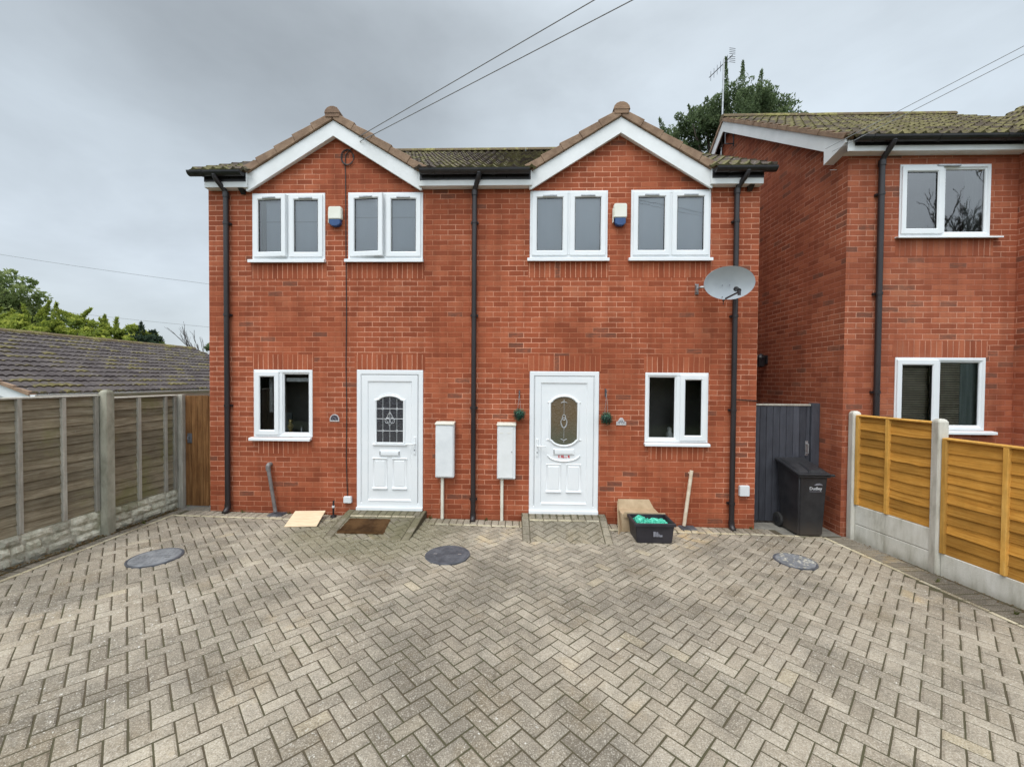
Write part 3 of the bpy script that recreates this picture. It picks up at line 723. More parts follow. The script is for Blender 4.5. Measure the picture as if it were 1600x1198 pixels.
# barge boards, verge, boxed eaves, fascias
for cx in GC:
    bb = MB(); vg = MB()
    hw = 1.30
    ap_t, ap_b = 5.735, 5.735 - .225
    for sg in (-1, 1):
        zo = ap_t - hw * PIT                                   # top of the board at its foot
        P = [(cx, ap_b), (cx, ap_t), (cx + sg * hw, zo), (cx + sg * hw, zo - .232), (cx + sg * (hw - .03), zo - .232), ]
        bb.prism(P if sg > 0 else P, 'y', -.085, -.055)
        # soffit
        bb.face([(cx, -.056, ap_b + .012), (cx + sg * hw, -.056, ap_b - hw * PIT + .012), (cx + sg * hw, .002, ap_b - hw * PIT + .012), (cx, .002, ap_b + .012)])
        # cloaked verge: stepped concrete pieces following the slope
        s = 0.; Ls = hw * SL + .02; dirv = Vector((sg, 0, -PIT)).normalized(); nv = Vector((sg * PIT, 0, 1)).normalized()
        while s < Ls - .06:
            s2 = min(Ls, s + .315); p0 = Vector((cx, 0, ap_t + .004)) + dirv * s; p1 = Vector((cx, 0, ap_t + .004)) + dirv * s2
            ta, tb = .095 + R(-.004, .004), .120 + R(-.005, .005); jy = R(-.004, .004)
            lo = [p0 + Vector((0, -.115 + jy, 0)), p1 + Vector((0, -.115 + jy, 0)), p1 + Vector((0, .06, 0)), p0 + Vector((0, .06, 0))]
            up = [lo[0] + nv * ta, lo[1] + nv * tb, lo[2] + nv * tb, lo[3] + nv * ta]
            vg.hexa(lo, up); s = s2 + .002
    bb.build('bargeboard', 'pvc_dirty', house, bevel=.003)
    vg.build('verge', 'mortar_bed', house, bevel=.006)
for a, b in ((-4.71, -4.075), (-1.545, .085), (2.615, 3.345)):
    fa = MB(); fa.box(a, b, -.115, -.095, 4.765, 4.975); fa.box(a, b, -.095, .0, 4.765, 4.777)
    fa.box(a, a + .012, -.096, .0, 4.777, 4.97) ; fa.box(b - .012, b, -.096, .0, 4.777, 4.97)
    fa.build('fascia', 'pvc_dirty', house, bevel=.002)
for a, b in ((-4.71, -4.09), (-1.53, .07), (2.63, 3.345)): tr = MB(); tr.box(a, b, -.122, -.116, 4.845, 4.972); tr.build('gutter_backing', 'black', house)
for a in (-4.19, 3.20): tr = MB(); tr.prism([(-.10, 4.764), (-.02, 4.764), (-.02, 4.70)], 'x', a - .035, a + .035); tr.build('gutter_bracket', 'black', house)
for a, b in ((-4.875, -4.10), (-1.51, .05), (2.65, 3.47)): gu = MB(); gutter(gu, a, b, -.185, 4.955, .062); gu.build('gutter', 'black', house)
for tx, xw, zb in ((-4.50, -4.432, -.03), (-.665, -.742, -.10), (3.085, 3.008, -.165)):
    d = MB(); downpipe(d, (tx, -.185, 4.915), xw, -.056, zb); d.build('downpipe', 'brownblack', house, smooth=True)

# --- upstairs windows
def upper(i, angs, lab):
    a, b, c, d = winU[i]; W = b - a; h = W / 2
    wn = pvc_window(house, a, b, c, d, -.012, [(.046, h - .033, 'sash', angs[0]), (h + .033, W - .046, 'sash', angs[1])], (a - .035, b + .012 if i < 2 else b + .02, .058, .05), lab, vent='steel', depth=.30, room='room_pale', glass='glass_up')
    return wn
wA = upper(0, (4., 0.), None); wB = upper(1, (6., 0.), None); wC = upper(2, (0, 0), None); wD = upper(3, (0, 0), None)
for wn, i in ((wA, 0), (wB, 1), (wC, 2), (wD, 3)):
    a, b, c, d = winU[i]; bl = MB(); bl.face([(a, .022, c), (b, .022, c), (b, .022, d), (a, .022, d)]); bl.build('blind', 'frost', wn)
curtain(wA, -3.94, -3.87, .012, 3.8, 4.70, 'curtain', amp=.006, per=.03)
for wn, i, zz in ((wA, 0, 4.30), (wB, 1, 4.36)):
    a, b, c, d = winU[i]; bl = MB(); bl.box(a + .05, b - .05, .017, .020, zz, zz + .012); bl.build('blind_bar', 'blindbar', wn)
# --- downstairs windows
a, b, c, d = winL[0]
wE = pvc_window(house, a, b, c, d, -.012, [(.046, .375, 'sash', 0), (.440, .849, 'fixed', 0)], (a - .045, b - .012, .052, .05), 'two-pane window with a gold ornament on its sill, left of the left door', depth=1.0)
a, b, c, d = winL[1]
wF = pvc_window(house, a, b, c, d, -.012, [(.046, .450, 'fixed', 0), (.515, .861, 'sash', 0)], (a - .01, b + .015, .05, .05), 'two-pane dark window right of the right door', depth=1.0)
q = MB(); q.box(-3.60, -3.22, .06, .075, 1.93, 1.985); q.build('blind_rail', 'china', wE)
q = MB(); q.box(-3.95, -3.90, .20, .22, 1.45, 2.05); q.build('door_edge', 'china', wE); q = MB(); q.box(-3.93, -3.80, .55, .57, .98, 1.42); q.build('wall_cabinet', 'room_pale', wE)
q = MB(); q.box(2.40, 2.55, .6, .62, 1.1, 1.65); q.build('wall_cabinet', 'blind', wF)
q = MB(); q.box(2.325, 2.545, .045, .06, 2.0, 2.03); q.build('blind_rail', 'room_pale', wF)

# --- front doors
def front_door(i, side, style, lab):
    x0, x1, z0, z1 = doorsX[i]; W = x1 - x0; y = -.012
    f = MB(); f.ring(rect(x0, x1, z0 + .03, z1), [(0, y + .07), (0, y + .006), (.006, y), (.060, y), (.066, y + .01), (.082, y + .012), (.088, y + .024), (.088, y + .07)])
    f.box(x0 - .0, x1 + .0, y - .03, y + .06, z0 - .012, z0 + .032)
    d = f.build('front_door', 'pvc', house, bevel=.0015); d['label'] = lab
    a, b, c, e = x0 + .078, x1 - .078, z0 + .036, z1 - .078
    yl = y + .002
    lf = MB(); lf.ring(rect(a, b, c, e), [(0, yl + .04), (0, yl), (.004, yl - .004), (.088, yl - .004), (.100, yl + .010), (.104, yl + .010)], close=True)
    cx = (x0 + x1) / 2
    yp = yl + .010
    mould = [(-.034, yp + .002), (-.030, yp - .012), (-.016, yp - .020), (-.004, yp - .016), (0., yp - .002), (.004, yp + .004)]
    if style == 'arch':
        hw = .198; zb, zs, zt = z0 + 1.0, z0 + 1.615, z0 + 1.68
        loop = [(cx - hw, zb), (cx + hw, zb), (cx + hw, zs)] + arc(cx, zs - .02, hw * .86, zt - zs + .02, 20, 160, 10) + [(cx - hw, zs)]
        foot = (cx - hw - .06, cx + hw + .06, zb - .045, zb - .028)
    else:
        hw = .192; zb, zs0, zs, zt = z0 + 1.0, z0 + 1.085, z0 + 1.615, z0 + 1.705
        loop = [(cx - hw, zs0)] + arc(cx, zs0 + .02, hw * .93, zs0 - zb + .02, 200, 340, 10) + [(cx + hw, zs0), (cx + hw, zs)] + arc(cx, zs - .02, hw * .93, zt - zs + .02, 20, 160, 10) + [(cx - hw, zs)]
    lf.ring(loop, mould)
    if style == 'arch':
        lf.prism([(yp, foot[2]), (yp - .022, foot[2] + .004), (yp - .022, foot[3]), (yp, foot[3] + .004)], 'x', foot[0], foot[1])
        crest = arc(cx, zs, hw * .95, .105, 25, 155, 12)
        for k in range(len(crest) - 1):
            p, q2 = crest[k], crest[k + 1]
            lf.tube([(p[0], yp - .006, p[1]), (q2[0], yp - .006, q2[1])], .007, 6)
    else:
        for sg in (-1, 1):
            lf.tube([(cx + sg * (hw + .0), yp, zs + .0), (cx + sg * (hw + .05), yp, zs + .012)], .011, 6); lf.tube([(cx + sg * hw, yp, zs0), (cx + sg * (hw + .06), yp, zs0 - .012)], .011, 6)
        sm = arc(cx, z0 + .865, hw + .045, .105, 190, 350, 14)
        for k in range(len(sm) - 1):
            p, q2 = sm[k], sm[k + 1]
            if abs(p[0] - cx) < .045 and abs(q2[0] - cx) < .045: continue
            lf.tube([(p[0], yp - .002, p[1]), (q2[0], yp - .002, q2[1])], .013, 8)
    zt2 = z0 + (.745 if style == 'arch' else .70)
    for sg in (-1, 1):
        xa, xb = sorted((cx + sg * .055, cx + sg * .24)); rl = rect(xa, xb, z0 + .325, zt2)
        lf.ring(rl, [(-.02, yp + .001), (-.014, yp - .008), (0, yp - .003), (.008, yp + .004), (.022, yp - .006), (.028, yp - .006)], close=True)
        lf.prism([(yp, z0 + .300), (yp - .020, z0 + .304), (yp - .016, z0 + .322), (yp, z0 + .326)], 'x', xa - .02, xb + .02)
        if style == 'arch': lf.prism([(yp, zt2), (yp - .012, zt2 + .004), (yp - .014, zt2 + .016), (yp, zt2 + .022)], 'x', xa - .02, xb + .02)
    lf.prism([(yp, c + .085), (yp - .018, c + .085), (yp - .018, c + .100), (yp, c + .115)], 'x', a + .10, b - .10)
    leaf = lf.build('door_leaf', 'pvc', d, smooth=True)
    # dark gasket line round the leaf
    gk = MB(); gk.ring(rect(a - .004, b + .004, c - .004, e + .004), [(0, yl + .006), (.005, yl + .0035)]); gk.build('gasket', 'gap', d)
    gl = MB(); gl.face([(p[0], yp - .0005, p[1]) for p in loop]); gl.build('glazing', 'door_glass_dark' if style == 'arch' else 'door_glass_brown', d)
    ld = MB(); yy = yp - .002
    if style == 'arch':
        for xx in (cx, cx - .105, cx + .105): ld.tube([(xx, yy, zb), (xx, yy, zt - (.0 if xx == cx else .035))], .0042, 5)
        for zz in (zb + .17, zb + .35, zb + .50): ld.tube([(cx - hw, yy, zz), (cx + hw, yy, zz)], .0042, 5)
        for sx in (-1, 1):
            for zz in (zb + .17, zb + .50):
                ld.tube([(cx + sx * .105 + .016 * cos(t * pi / 4), yy - .001, zz + .016 * sin(t * pi / 4)) for t in range(9)], .004, 5)
        zc = zb + .345
        for k in range(3):
            an = radians(90 + 120 * k)
            ld.tube([(cx + .045 * cos(an) + .034 * cos(t * pi / 5), yy - .001, zc + .045 * sin(an) + .040 * sin(t * pi / 5)) for t in range(11)], .0045, 5)
        ld.tube([(cx, yy - .001, zc + .11), (cx + .06, yy - .001, zc), (cx, yy - .001, zc - .11), (cx - .06, yy - .001, zc), (cx, yy - .001, zc + .11)], .004, 5)
    else:
        zc = z0 + 1.33
        for s2, z2 in ((1., zc), (.55, zc + .075)):
            ld.tube([(cx + .045 * s2 * sin(t * pi / 6), yy, z2 + .075 * s2 * cos(t * pi / 6)) for t in range(13)], .005, 5)
        ld.tube([(cx - .05, yy, zc + .02), (cx, yy, zc - .11), (cx + .05, yy, zc + .02)], .005, 5)
        for z2, sg in ((z0 + 1.62, 1), (z0 + 1.09, -1)):
            ld.tube([(cx - .045, yy, z2), (cx, yy, z2 + .02 * sg), (cx + .045, yy, z2)], .004, 5); ld.tube([(cx, yy, z2 + .05 * sg), (cx, yy, z2 - .01)], .004, 5)
        ld.tube([(cx, yy, zc - .10), (cx, yy, z0 + 1.10)], .0025, 5); ld.tube([(cx, yy, zc + .12), (cx, yy, z0 + 1.61)], .0025, 5)
    ld.build('leaded_pattern', 'leadline', d)
    # letterbox
    lb = MB(); lz = z0 + (.838 if style == 'arch' else .90); lb.ring(rect(cx - .152, cx + .152, lz - .040, lz + .040), [(0, yp), (0, yp - .014), (.003, yp - .016), (.016, yp - .016), (.020, yp - .012)], close=False)
    lb.box(cx - .134, cx + .134, yp - .020, yp - .006, lz - .024, lz + .024)
    l_ = lb.build('letterbox', 'pvc', d, bevel=.002)
    e2 = MB(); e2.box(cx - .150, cx - .136, yp - .0165, yp - .004, lz - .030, lz + .030)
    if style == 'arch': e2.build('letterbox_slot', 'steel', l_); e2 = MB(); e2.box(cx + .136, cx + .150, yp - .0165, yp - .004, lz - .030, lz + .030)
    e2.build('letterbox_slot', 'steel', l_)
    # lever handle
    hx = x0 + .118 if side == 'l' else x1 - .118; dr = 1 if side == 'l' else -1; hz = z0 + .985
    h = MB(); h.box(hx - .015, hx + .015, yl - .016, yl - .003, hz - .155, hz + .10)
    h.tube([(hx, yl - .010, hz), (hx, yl - .050, hz), (hx + dr * .02, yl - .058, hz), (hx + dr * .125, yl - .056, hz - .002)], .0095, 8)
    hd = h.build('handle', 'pvc', d, bevel=.003, smooth=True)
    ky = MB(); ky.lathe([(.009, -.004), (.009, 0.)], (hx, yl - .016, hz - .095), 'y', 12); ky.build('keyhole', 'iron', hd)
    if style != 'arch':
        st = MB()
        for k, (xx, ww) in enumerate(((-.078, .012), (-.058, .006), (-.036, .02), (-.012, .012), (.062, .018), (.084, .006))):
            st.box(cx + xx, cx + xx + ww, yp - .0025, yp - .0005, z0 + .812 - (.006 if k % 2 else 0), z0 + .850)
        st.box(cx - .010, cx + .05, yp - .0025, yp - .0005, z0 + .812, z0 + .822)
        st.build('sticker', 'red', d)
    return d
front_door(0, 'r', 'arch', 'white front door with dark leaded arched pane, left of the pair')
front_door(1, 'l', 'oct', 'white front door with brown patterned pane and red sticker, right of the pair')
# waste pipes from the kitchens into their gullies
for xt, zt, xb, mt, nm in ((-3.806, .675, -3.695, 'greypipe', 'grey'), (2.418, .66, 2.325, 'creampipe', 'cream')):
    zb = gz(xb); p = MB()
    if nm == 'grey': p.tube([(xt - .002, .02, zt + .012), (xt, -.055, zt + .012), (xt, -.068, zt), (xt + .003, -.07, zt - .05)], .032, 12)
    else: p.tube([(xt, .01, zt - .02), (xt, -.07, zt - .02)], .018, 10)
    p.tube([(xt + .003, -.07, zt - .03 if nm == 'grey' else zt + .03), (xb, -.07, zb + .03)], .0255, 12)
    if nm == 'grey': p.tube([(xt, -.07, zt - .02), (xt + .006, -.07, zt - .07)], .033, 12)
    wp = p.build('waste_pipe', mt, house, smooth=True)
    gq = MB(); gq.box(xb - .07, xb + .15, -.17, -.012, zb - .02, zb + .014)
    for k in range(6): gq.box(xb - .055 + k * .034, xb - .040 + k * .034, -.155, -.03, zb + .014, zb + .020)
    gq.build('gully_grate', 'iron', wp, bevel=.002)

# ================================================================== NEIGHBOUR
NX, NY, NXE = 4.433, -.20, 6.704
nb = thing('neighbour_house', 'red brick house on the right with mossy tiled roof and long shadowed side wall', 'house', (5.6, 3.15, -.2))
NR, NRZ = 3.15, 7.70; NP = .692                     # ridge y, ridge height, pitch
nz = lambda y: NRZ - abs(y - NR) * NP               # roof plane
nw = [(5.129, 6.336, 3.984, 4.962), (5.124, 6.333, 1.326, 2.326)]
w = MB(); facade(w, NX, NXE, -.5, 5.09, nw, y=NY)
NB = 6.55
w.face([(NX, NY, -.5), (NX, NY, 5.12), (NX, NR, NRZ - .20), (NX, NB, 5.12), (NX, NB, -.5)])
w.face([(NX, NB, -.5), (12, NB, -.5), (12, NB, 5.12), (NX, NB, 5.12)])
# wing that steps forward on the right
WY = -.52
w.face([(NXE, NY, -.5), (NXE, WY, -.5), (NXE, WY, 5.09), (NXE, NY, 5.09)]); w.face([(NXE, WY, -.5), (11.4, WY, -.5), (11.4, WY, 5.09), (9.05, WY, 6.75), (NXE, WY, 5.09)])
w.face([(11.4, WY, -.5), (11.4, NB, -.5), (11.4, NB, 5.12), (11.4, WY, 5.12)])
w.build('wall', 'brick2', nb)
soldier(nb, 'brick2_soldier', 5.13 - .04, 6.34 + .02, 2.33, 2.555, NY); soldier(nb, 'brick2_soldier', 5.13 - .04, 6.34 + .05, 3.945 - .225, 3.945, NY)
SN = sqrt(1 + NP * NP)
rn = MB(); ye = -.40
roof_sheet(rn, (4.27, ye, nz(ye)), (1, 0, 0), (0, 1, NP), 4.8, (NR - ye) * SN, tw=.30, gauge=.30, roll=.03)
# wing roof: slope facing left, meeting the main slope in a valley
roof_sheet(rn, (6.50, -.66, nz(ye)), (0, 1, 0), (1, 0, NP), 3.6, 2.55 * SN, gauge=.30)
i0 = len(rn.v); rn.face([(4.27, 6.75, nz(6.75)), (11.5, 6.75, nz(6.75)), (11.5, NR, NRZ - .02), (4.27, NR, NRZ - .02)]); rn.face([(11.6, -.66, nz(ye)), (11.6, 3, nz(ye)), (9.05, 3, nz(ye) + 2.55 * NP), (9.05, -.66, nz(ye) + 2.55 * NP)]); rn.va['edge'] += [0.] * 8
o = rn.build('roof', 'tile2', nb, smooth='all'); o.data.set_sharp_from_angle(angle=radians(40))
r2 = MB(); x = 4.26
while x < 8.9: half_round(r2, (x, NR, NRZ - .01 + R(-.004, .004)), (x + .44, NR, NRZ - .01), .11); x += .445
r2.build('ridge_tile', 'ridge_moss', nb)
b2 = MB(); xb0, xb1 = 4.29, 4.312
for q in ([(-.34, nz(-.34) - .045), (NR, NRZ - .045), (NR, NRZ - .275), (.07, nz(.07) - .275), (.07, 5.10), (-.30, 5.185), (-.34, 5.20)], [(NR, NRZ - .045), (6.70, nz(6.70) - .045), (6.70, nz(6.70) - .275), (NR, NRZ - .275)]):
    b2.prism(q, 'x', xb0, xb1)
    for k in range(len(q) - 1): pass
b2.face([(xb1, .07, 5.105), (xb1, -.30, 5.188), (NX, -.30, 5.188), (NX, .07, 5.105)])
b2.prism([(-.33, 5.085), (-.31, 5.085), (-.31, 5.235), (-.33, 5.235)], 'x', NX - .10, NXE + .02)     # fascia
b2.face([(NX - .1, -.312, 5.088), (NXE, -.312, 5.088), (NXE, NY, 5.088), (NX - .1, NY, 5.088)])
b2.prism([(NX, 0), (NX, .01), (NX - .1, .01)], 'z', 5.0, 5.01)
b2.build('bargeboard', 'pvc_dirty', nb, bevel=.003)
v2 = MB(); s = 0; Lf = (NR + .36) * SN; dv = Vector((0, -1, -NP)).normalized(); nv = Vector((0, -NP, 1)).normalized()
for sg, Lf in ((-1, (NR + .36) * SN), (1, 3.55 * SN)):
    dv = Vector((0, sg, -NP)).normalized(); nv = Vector((0, sg * NP, 1)).normalized(); s = 0
    while s < Lf - .05:
        s2 = min(Lf, s + .30); p0 = Vector((0, NR, NRZ - .05)) + dv * s; p1 = Vector((0, NR, NRZ - .05)) + dv * s2
        X0 = 4.262 + R(-.004, .004); up0, up1 = .055, .082
        v2.hexa([(X0, p0.y, p0.z), (X0, p1.y, p1.z), (4.40, p1.y, p1.z), (4.40, p0.y, p0.z)], [(X0, p0.y + nv.y * up0, p0.z + nv.z * up0), (X0, p1.y + nv.y * up1, p1.z + nv.z * up1), (4.40, p1.y + nv.y * up1, p1.z + nv.z * up1), (4.40, p0.y + nv.y * up0, p0.z + nv.z * up0)]); s = s2 + .002
v2.build('verge', 'mortar_bed', nb, bevel=.004)
gn = MB(); gutter(gn, 4.40, 6.62, -.395, 5.235, .062); gn.build('gutter', 'black', nb)
gw = MB(); gw.tube([(6.62, -.395, 5.19), (6.60, -.5, 5.19), (6.60, -.66, 5.19)], .05, 8); gw.build('gutter', 'black', nb)
fw = MB(); fw.box(6.66, 6.69, -.62, -.34, 5.085, 5.235); fw.build('fascia', 'pvc_dirty', nb)
tn = MB(); tn.box(4.42, 6.60, -.337, -.331, 5.155, 5.235); tn.build('gutter_backing', 'black', nb)
dn = MB(); downpipe(dn, (4.865, -.395, 5.195), 4.842, NY - .056, -.15, shoe=False); dn.build('downpipe', 'brownblack', nb, smooth=True)
a, b, c, d = nw[0]
n1 = pvc_window(nb, a, b, c, d, NY - .012, [(.03, .546, 'sash', 0), (.600, 1.162, 'fixed', 0)], (a - .05, b + .12, .035, .05), 'upstairs window of the right-hand house reflecting bare branches', vent='top', glass='glass_hi', depth=.8)
curtain(n1, 6.06, 6.29, NY + .075, 3.9, 4.96, 'greencurtain')
a, b, c, d = nw[1]
n2 = pvc_window(nb, a, b, c, d, NY - .012, [(.03, .546, 'sash', 0), (.600, 1.162, 'fixed', 0)], (a - .02, b + .12, .05, .05), 'downstairs window of the right-hand house with venetian blind', depth=.8)
q = MB(); z = 1.36
while z < 2.28:
    tl = R(-.08, .08) + .75
    for xa, xb in ((a + .05, a + .56), (a + .60, a + .95)): q.hexa([(xa, NY + .06, z), (xb, NY + .06, z), (xb, NY + .076, z + .024 * tl), (xa, NY + .076, z + .024 * tl)], [(xa, NY + .06, z + .002), (xb, NY + .06, z + .002), (xb, NY + .076, z + .002 + .024 * tl), (xa, NY + .076, z + .002 + .024 * tl)])
    z += .032
q.build('venetian_blind', 'blind', n2)
curtain(n2, a + .94, b - .03, NY + .07, c, d, 'greencurtain', amp=.01, per=.08)

# ================================================================== BUNGALOW BEYOND THE LEFT FENCE
BX, BR, BY0, BY1, BE, BRZ = -9.0, -12.9, 1.15, 9.62, 1.66, 3.08
bg = thing('bungalow', 'low bungalow behind the left fence with dark mossy tiled roof', 'bungalow', (-11.5, 5.4, -.85))
w = MB(); w.face([(BX - .35, BY0 + .25, -.85), (BX - .35, BY1 - .2, -.85), (BX - .35, BY1 - .2, BE), (BX - .35, BY0 + .25, BE)])
for y in (BY0 + .25, BY1 - .2): w.face([(BX - .35, y, -.85), (BX - .35, y, BE), (BR, y, BRZ - .12), (2 * BR - BX + .35, y, BE), (2 * BR - BX + .35, y, -.85)])
w.build('wall', 'render_white', bg)
pb = (BRZ - BE) / (BX - BR); sb = sqrt(1 + pb * pb)
rb = MB(); roof_sheet(rb, (BX, BY0, BE), (0, 1, 0), (-1, 0, pb), BY1 - BY0, (BX - BR) * sb, tw=.30, gauge=.30, roll=.034, step=.030, sub=6, jit=.007)
rb.face([(2 * BR - BX, BY0, BE), (2 * BR - BX, BY1, BE), (BR, BY1, BRZ - .02), (BR, BY0, BRZ - .02)]); rb.va['edge'] += [0.] * 4
o = rb.build('roof', 'tile3', bg, smooth='all'); o.data.set_sharp_from_angle(angle=radians(40))
r3 = MB(); y = BY0
while y < BY1 - .1: half_round(r3, (BR, y, BRZ - .01 + R(-.006, .006)), (BR, y + .44, BRZ - .01), .11 + R(-.004, .004)); y += .445
r3.build('ridge_tile', 'ridge_moss', bg)
f3 = MB(); f3.box(BX - .04, BX - .02, BY0, BY1, BE - .20, BE - .02); f3.prism([(BX - .02, BE - .05), (BX - .02, BE - .25), (BR, BRZ - .25), (BR, BRZ - .05)], 'y', BY0 + .03, BY0 + .06)
f3.build('bargeboard', 'render_white', bg)
g3 = MB(); po = [(BX + .055 + .055 * cos(t), BE - .015 + .055 * sin(t)) for t in [pi + pi * k / 8 for k in range(9)]]; pi2 = [(BX + .055 + .049 * cos(t), BE - .015 + .049 * sin(t)) for t in [pi + pi * k / 8 for k in range(9)]][::-1]
g3.prism(po + pi2, 'y', BY0, BY1); g3.build('gutter', 'render_white', bg)
vb = MB(); p0 = Vector((BX, 0, BE - .03)); d3 = Vector((-1, 0, pb)).normalized(); s = 0
while s < (BX - BR) * sb - .05:
    a_, b_ = p0 + d3 * s, p0 + d3 * (s + .298); vb.hexa([(a_.x, BY0 - .02, a_.z), (b_.x, BY0 - .02, b_.z), (b_.x, BY0 + .1, b_.z), (a_.x, BY0 + .1, a_.z)], [(a_.x, BY0 - .02, a_.z + .075), (b_.x, BY0 - .02, b_.z + .05), (b_.x, BY0 + .1, b_.z + .05), (a_.x, BY0 + .1, a_.z + .075)]); s += .30
vb.build('verge', 'mortar_bed', bg)

# ================================================================== FENCES
def lap_panel(parent, x_of_y, ya, yb, z0, z1, side, mats, battens, pitch=.105, name='fence_panel', cap=True):
    """overlap panel running in Y from ya (far) to yb (near); side=+1 faces +X, -1 faces -X"""
    mb = MB(); z = z0; n = 7
    def X(y, o): return x_of_y(y) + side * o
    while z < z1 - .04:
        h = min(pitch + .03, z1 - z); rn_ = random.random(); ph = R(0, 6.28); am = R(.004, .013); dz = [am * sin(ph + k * R(.5, .9)) for k in range(n + 1)]
        lo = []; hi = []; lob = []
        for k in range(n + 1):
            y = ya + (yb - ya) * k / n
            lo.append((X(y, .022), y, z + dz[k])); hi.append((X(y, .002), y, z + h)); lob.append((X(y, .003), y, z + dz[k]))
        m = n + 1
        mb.mesh(lob + lo + hi, [(k, k + 1, m + k + 1, m + k) for k in range(n)] + [(m + k, m + k + 1, 2 * m + k + 1, 2 * m + k) for k in range(n)], rnd=rn_)
        z += pitch * R(.9, 1.1)
    # plain back
    mb.mesh([(X(ya, 0), ya, z0), (X(yb, 0), yb, z0), (X(yb, 0), yb, z1), (X(ya, 0), ya, z1)], [(0, 1, 2, 3)], rnd=.4)
    p = mb.build(name, mats[0], parent)
    for yy in battens:
        bt = MB(); w_ = .021
        bt.hexa([(X(yy - w_, .005), yy - w_, z0), (X(yy + w_, .005), yy + w_, z0), (X(yy + w_, .046), yy + w_, z0), (X(yy - w_, .046), yy - w_, z0)],
                [(X(yy - w_, .005), yy - w_, z1 - .002), (X(yy + w_, .005), yy + w_, z1 - .002), (X(yy + w_, .046), yy + w_, z1 - .002), (X(yy - w_, .046), yy - w_, z1 - .002)], rnd=random.random())
        bt.build('batten', mats[1], p, bevel=.003)
    if cap:
        ct = MB(); e = .0
        ct.hexa([(X(ya, -.02), ya, z1), (X(yb, -.02), yb, z1), (X(yb, .045), yb, z1), (X(ya, .045), ya, z1)], [(X(ya, -.02), ya, z1 + .024), (X(yb, -.02), yb, z1 + .024), (X(yb, .045), yb, z1 + .018), (X(ya, .045), ya, z1 + .018)], rnd=random.random())
        ct.build('capping', mats[1], p, bevel=.003)
    return p
def conc_post(parent, x, y, z0, z1, mat, w=.1, rot=0., lean=(0, 0)):
    mb = MB(); T = Matrix.Translation((x, y, 0)) @ Matrix.Rotation(rot, 4, 'Z'); h = w / 2
    P = [(-h, -h), (h, -h), (h, h), (-h, h)]; lo = [T @ Vector((a, b, z0)) for a, b in P]; m = [T @ Vector((a + lean[0], b + lean[1], z1 - .03)) for a, b in P]; tp = [T @ Vector((a * .6 + lean[0], b * .6 + lean[1], z1)) for a, b in P]
    mb.mesh(lo + m + tp, [(3, 2, 1, 0), (8, 9, 10, 11)] + [(i, (i + 1) % 4, 4 + (i + 1) % 4, 4 + i) for i in range(4)] + [(4 + i, 4 + (i + 1) % 4, 8 + (i + 1) % 4, 8 + i) for i in range(4)])
    mb.build('post', mat, parent, bevel=.006, seg=2)
FL = thing('timber_fence', 'weathered grey lap-panel fence on the left with stone-faced base boards', 'fence', (-5.3, -1.4, -.05))
fx = lambda y: -5.345 - .03 * (-y)
lap_panel(FL, fx, .07, -.935, .275, 1.695, 1, ('wood_old', 'batten_old'), (.035, -.122, -.528, -.90))
lap_panel(FL, fx, -1.045, -2.87, .295, 1.735, 1, ('wood_old', 'batten_old'), (-1.08, -1.436, -1.846, -2.25, -2.65, -2.84), pitch=.108)
conc_post(FL, -5.305, -.99, -.3, 1.815, 'concrete_old', .105); conc_post(FL, -5.40, -2.93, -.3, 1.83, 'concrete_old', .105)
def rock_board(parent, xo, ya, yb, z0, z1):
    mb = MB(); y = ya; rows = 3; hz = (z1 - z0) / rows
    for r in range(rows):
        y = ya - (R(0, .1))
        ys = [ya]
        while y > yb + .12: y -= R(.10, .30); ys.append(max(y, yb))
        if ys[-1] > yb: ys.append(yb)
        for a, b in zip(ys[:-1], ys[1:]):
            if a - b < .01: continue
            za, zb2 = z0 + r * hz + R(-.008, .008), z0 + (r + 1) * hz + R(-.008, .008); rn_ = random.random(); nx_, nz_ = 5, 3; vs = []; dp = R(.012, .030)
            for i in range(nx_ + 1):
                for k in range(nz_ + 1):
                    edge = i in (0, nx_) or k in (0, nz_)
                    yy = a + (b - a) * i / nx_; vs.append((xo(yy) + (0 if edge else dp + R(-.008, .008)), yy + (0 if edge else R(-.006, .006)), za + (zb2 - za) * k / nz_))
            mb.mesh(vs, [(i * (nz_ + 1) + k, (i + 1) * (nz_ + 1) + k, (i + 1) * (nz_ + 1) + k + 1, i * (nz_ + 1) + k + 1) for i in range(nx_) for k in range(nz_)], rnd=rn_)
    bk = [(xo(ya) - .03, ya), (xo(yb) - .03, yb), (xo(yb) + .002, yb), (xo(ya) + .002, ya)]
    mb.prism(bk, 'z', z0 - .1, z1, rnd=.3)
    mb.build('gravel_board', 'rock', parent)
rock_board(FL, lambda y: fx(y) + .03, .07, -.935, -.03, .272); rock_board(FL, lambda y: fx(y) + .03, -1.045, -2.87, -.03, .292)

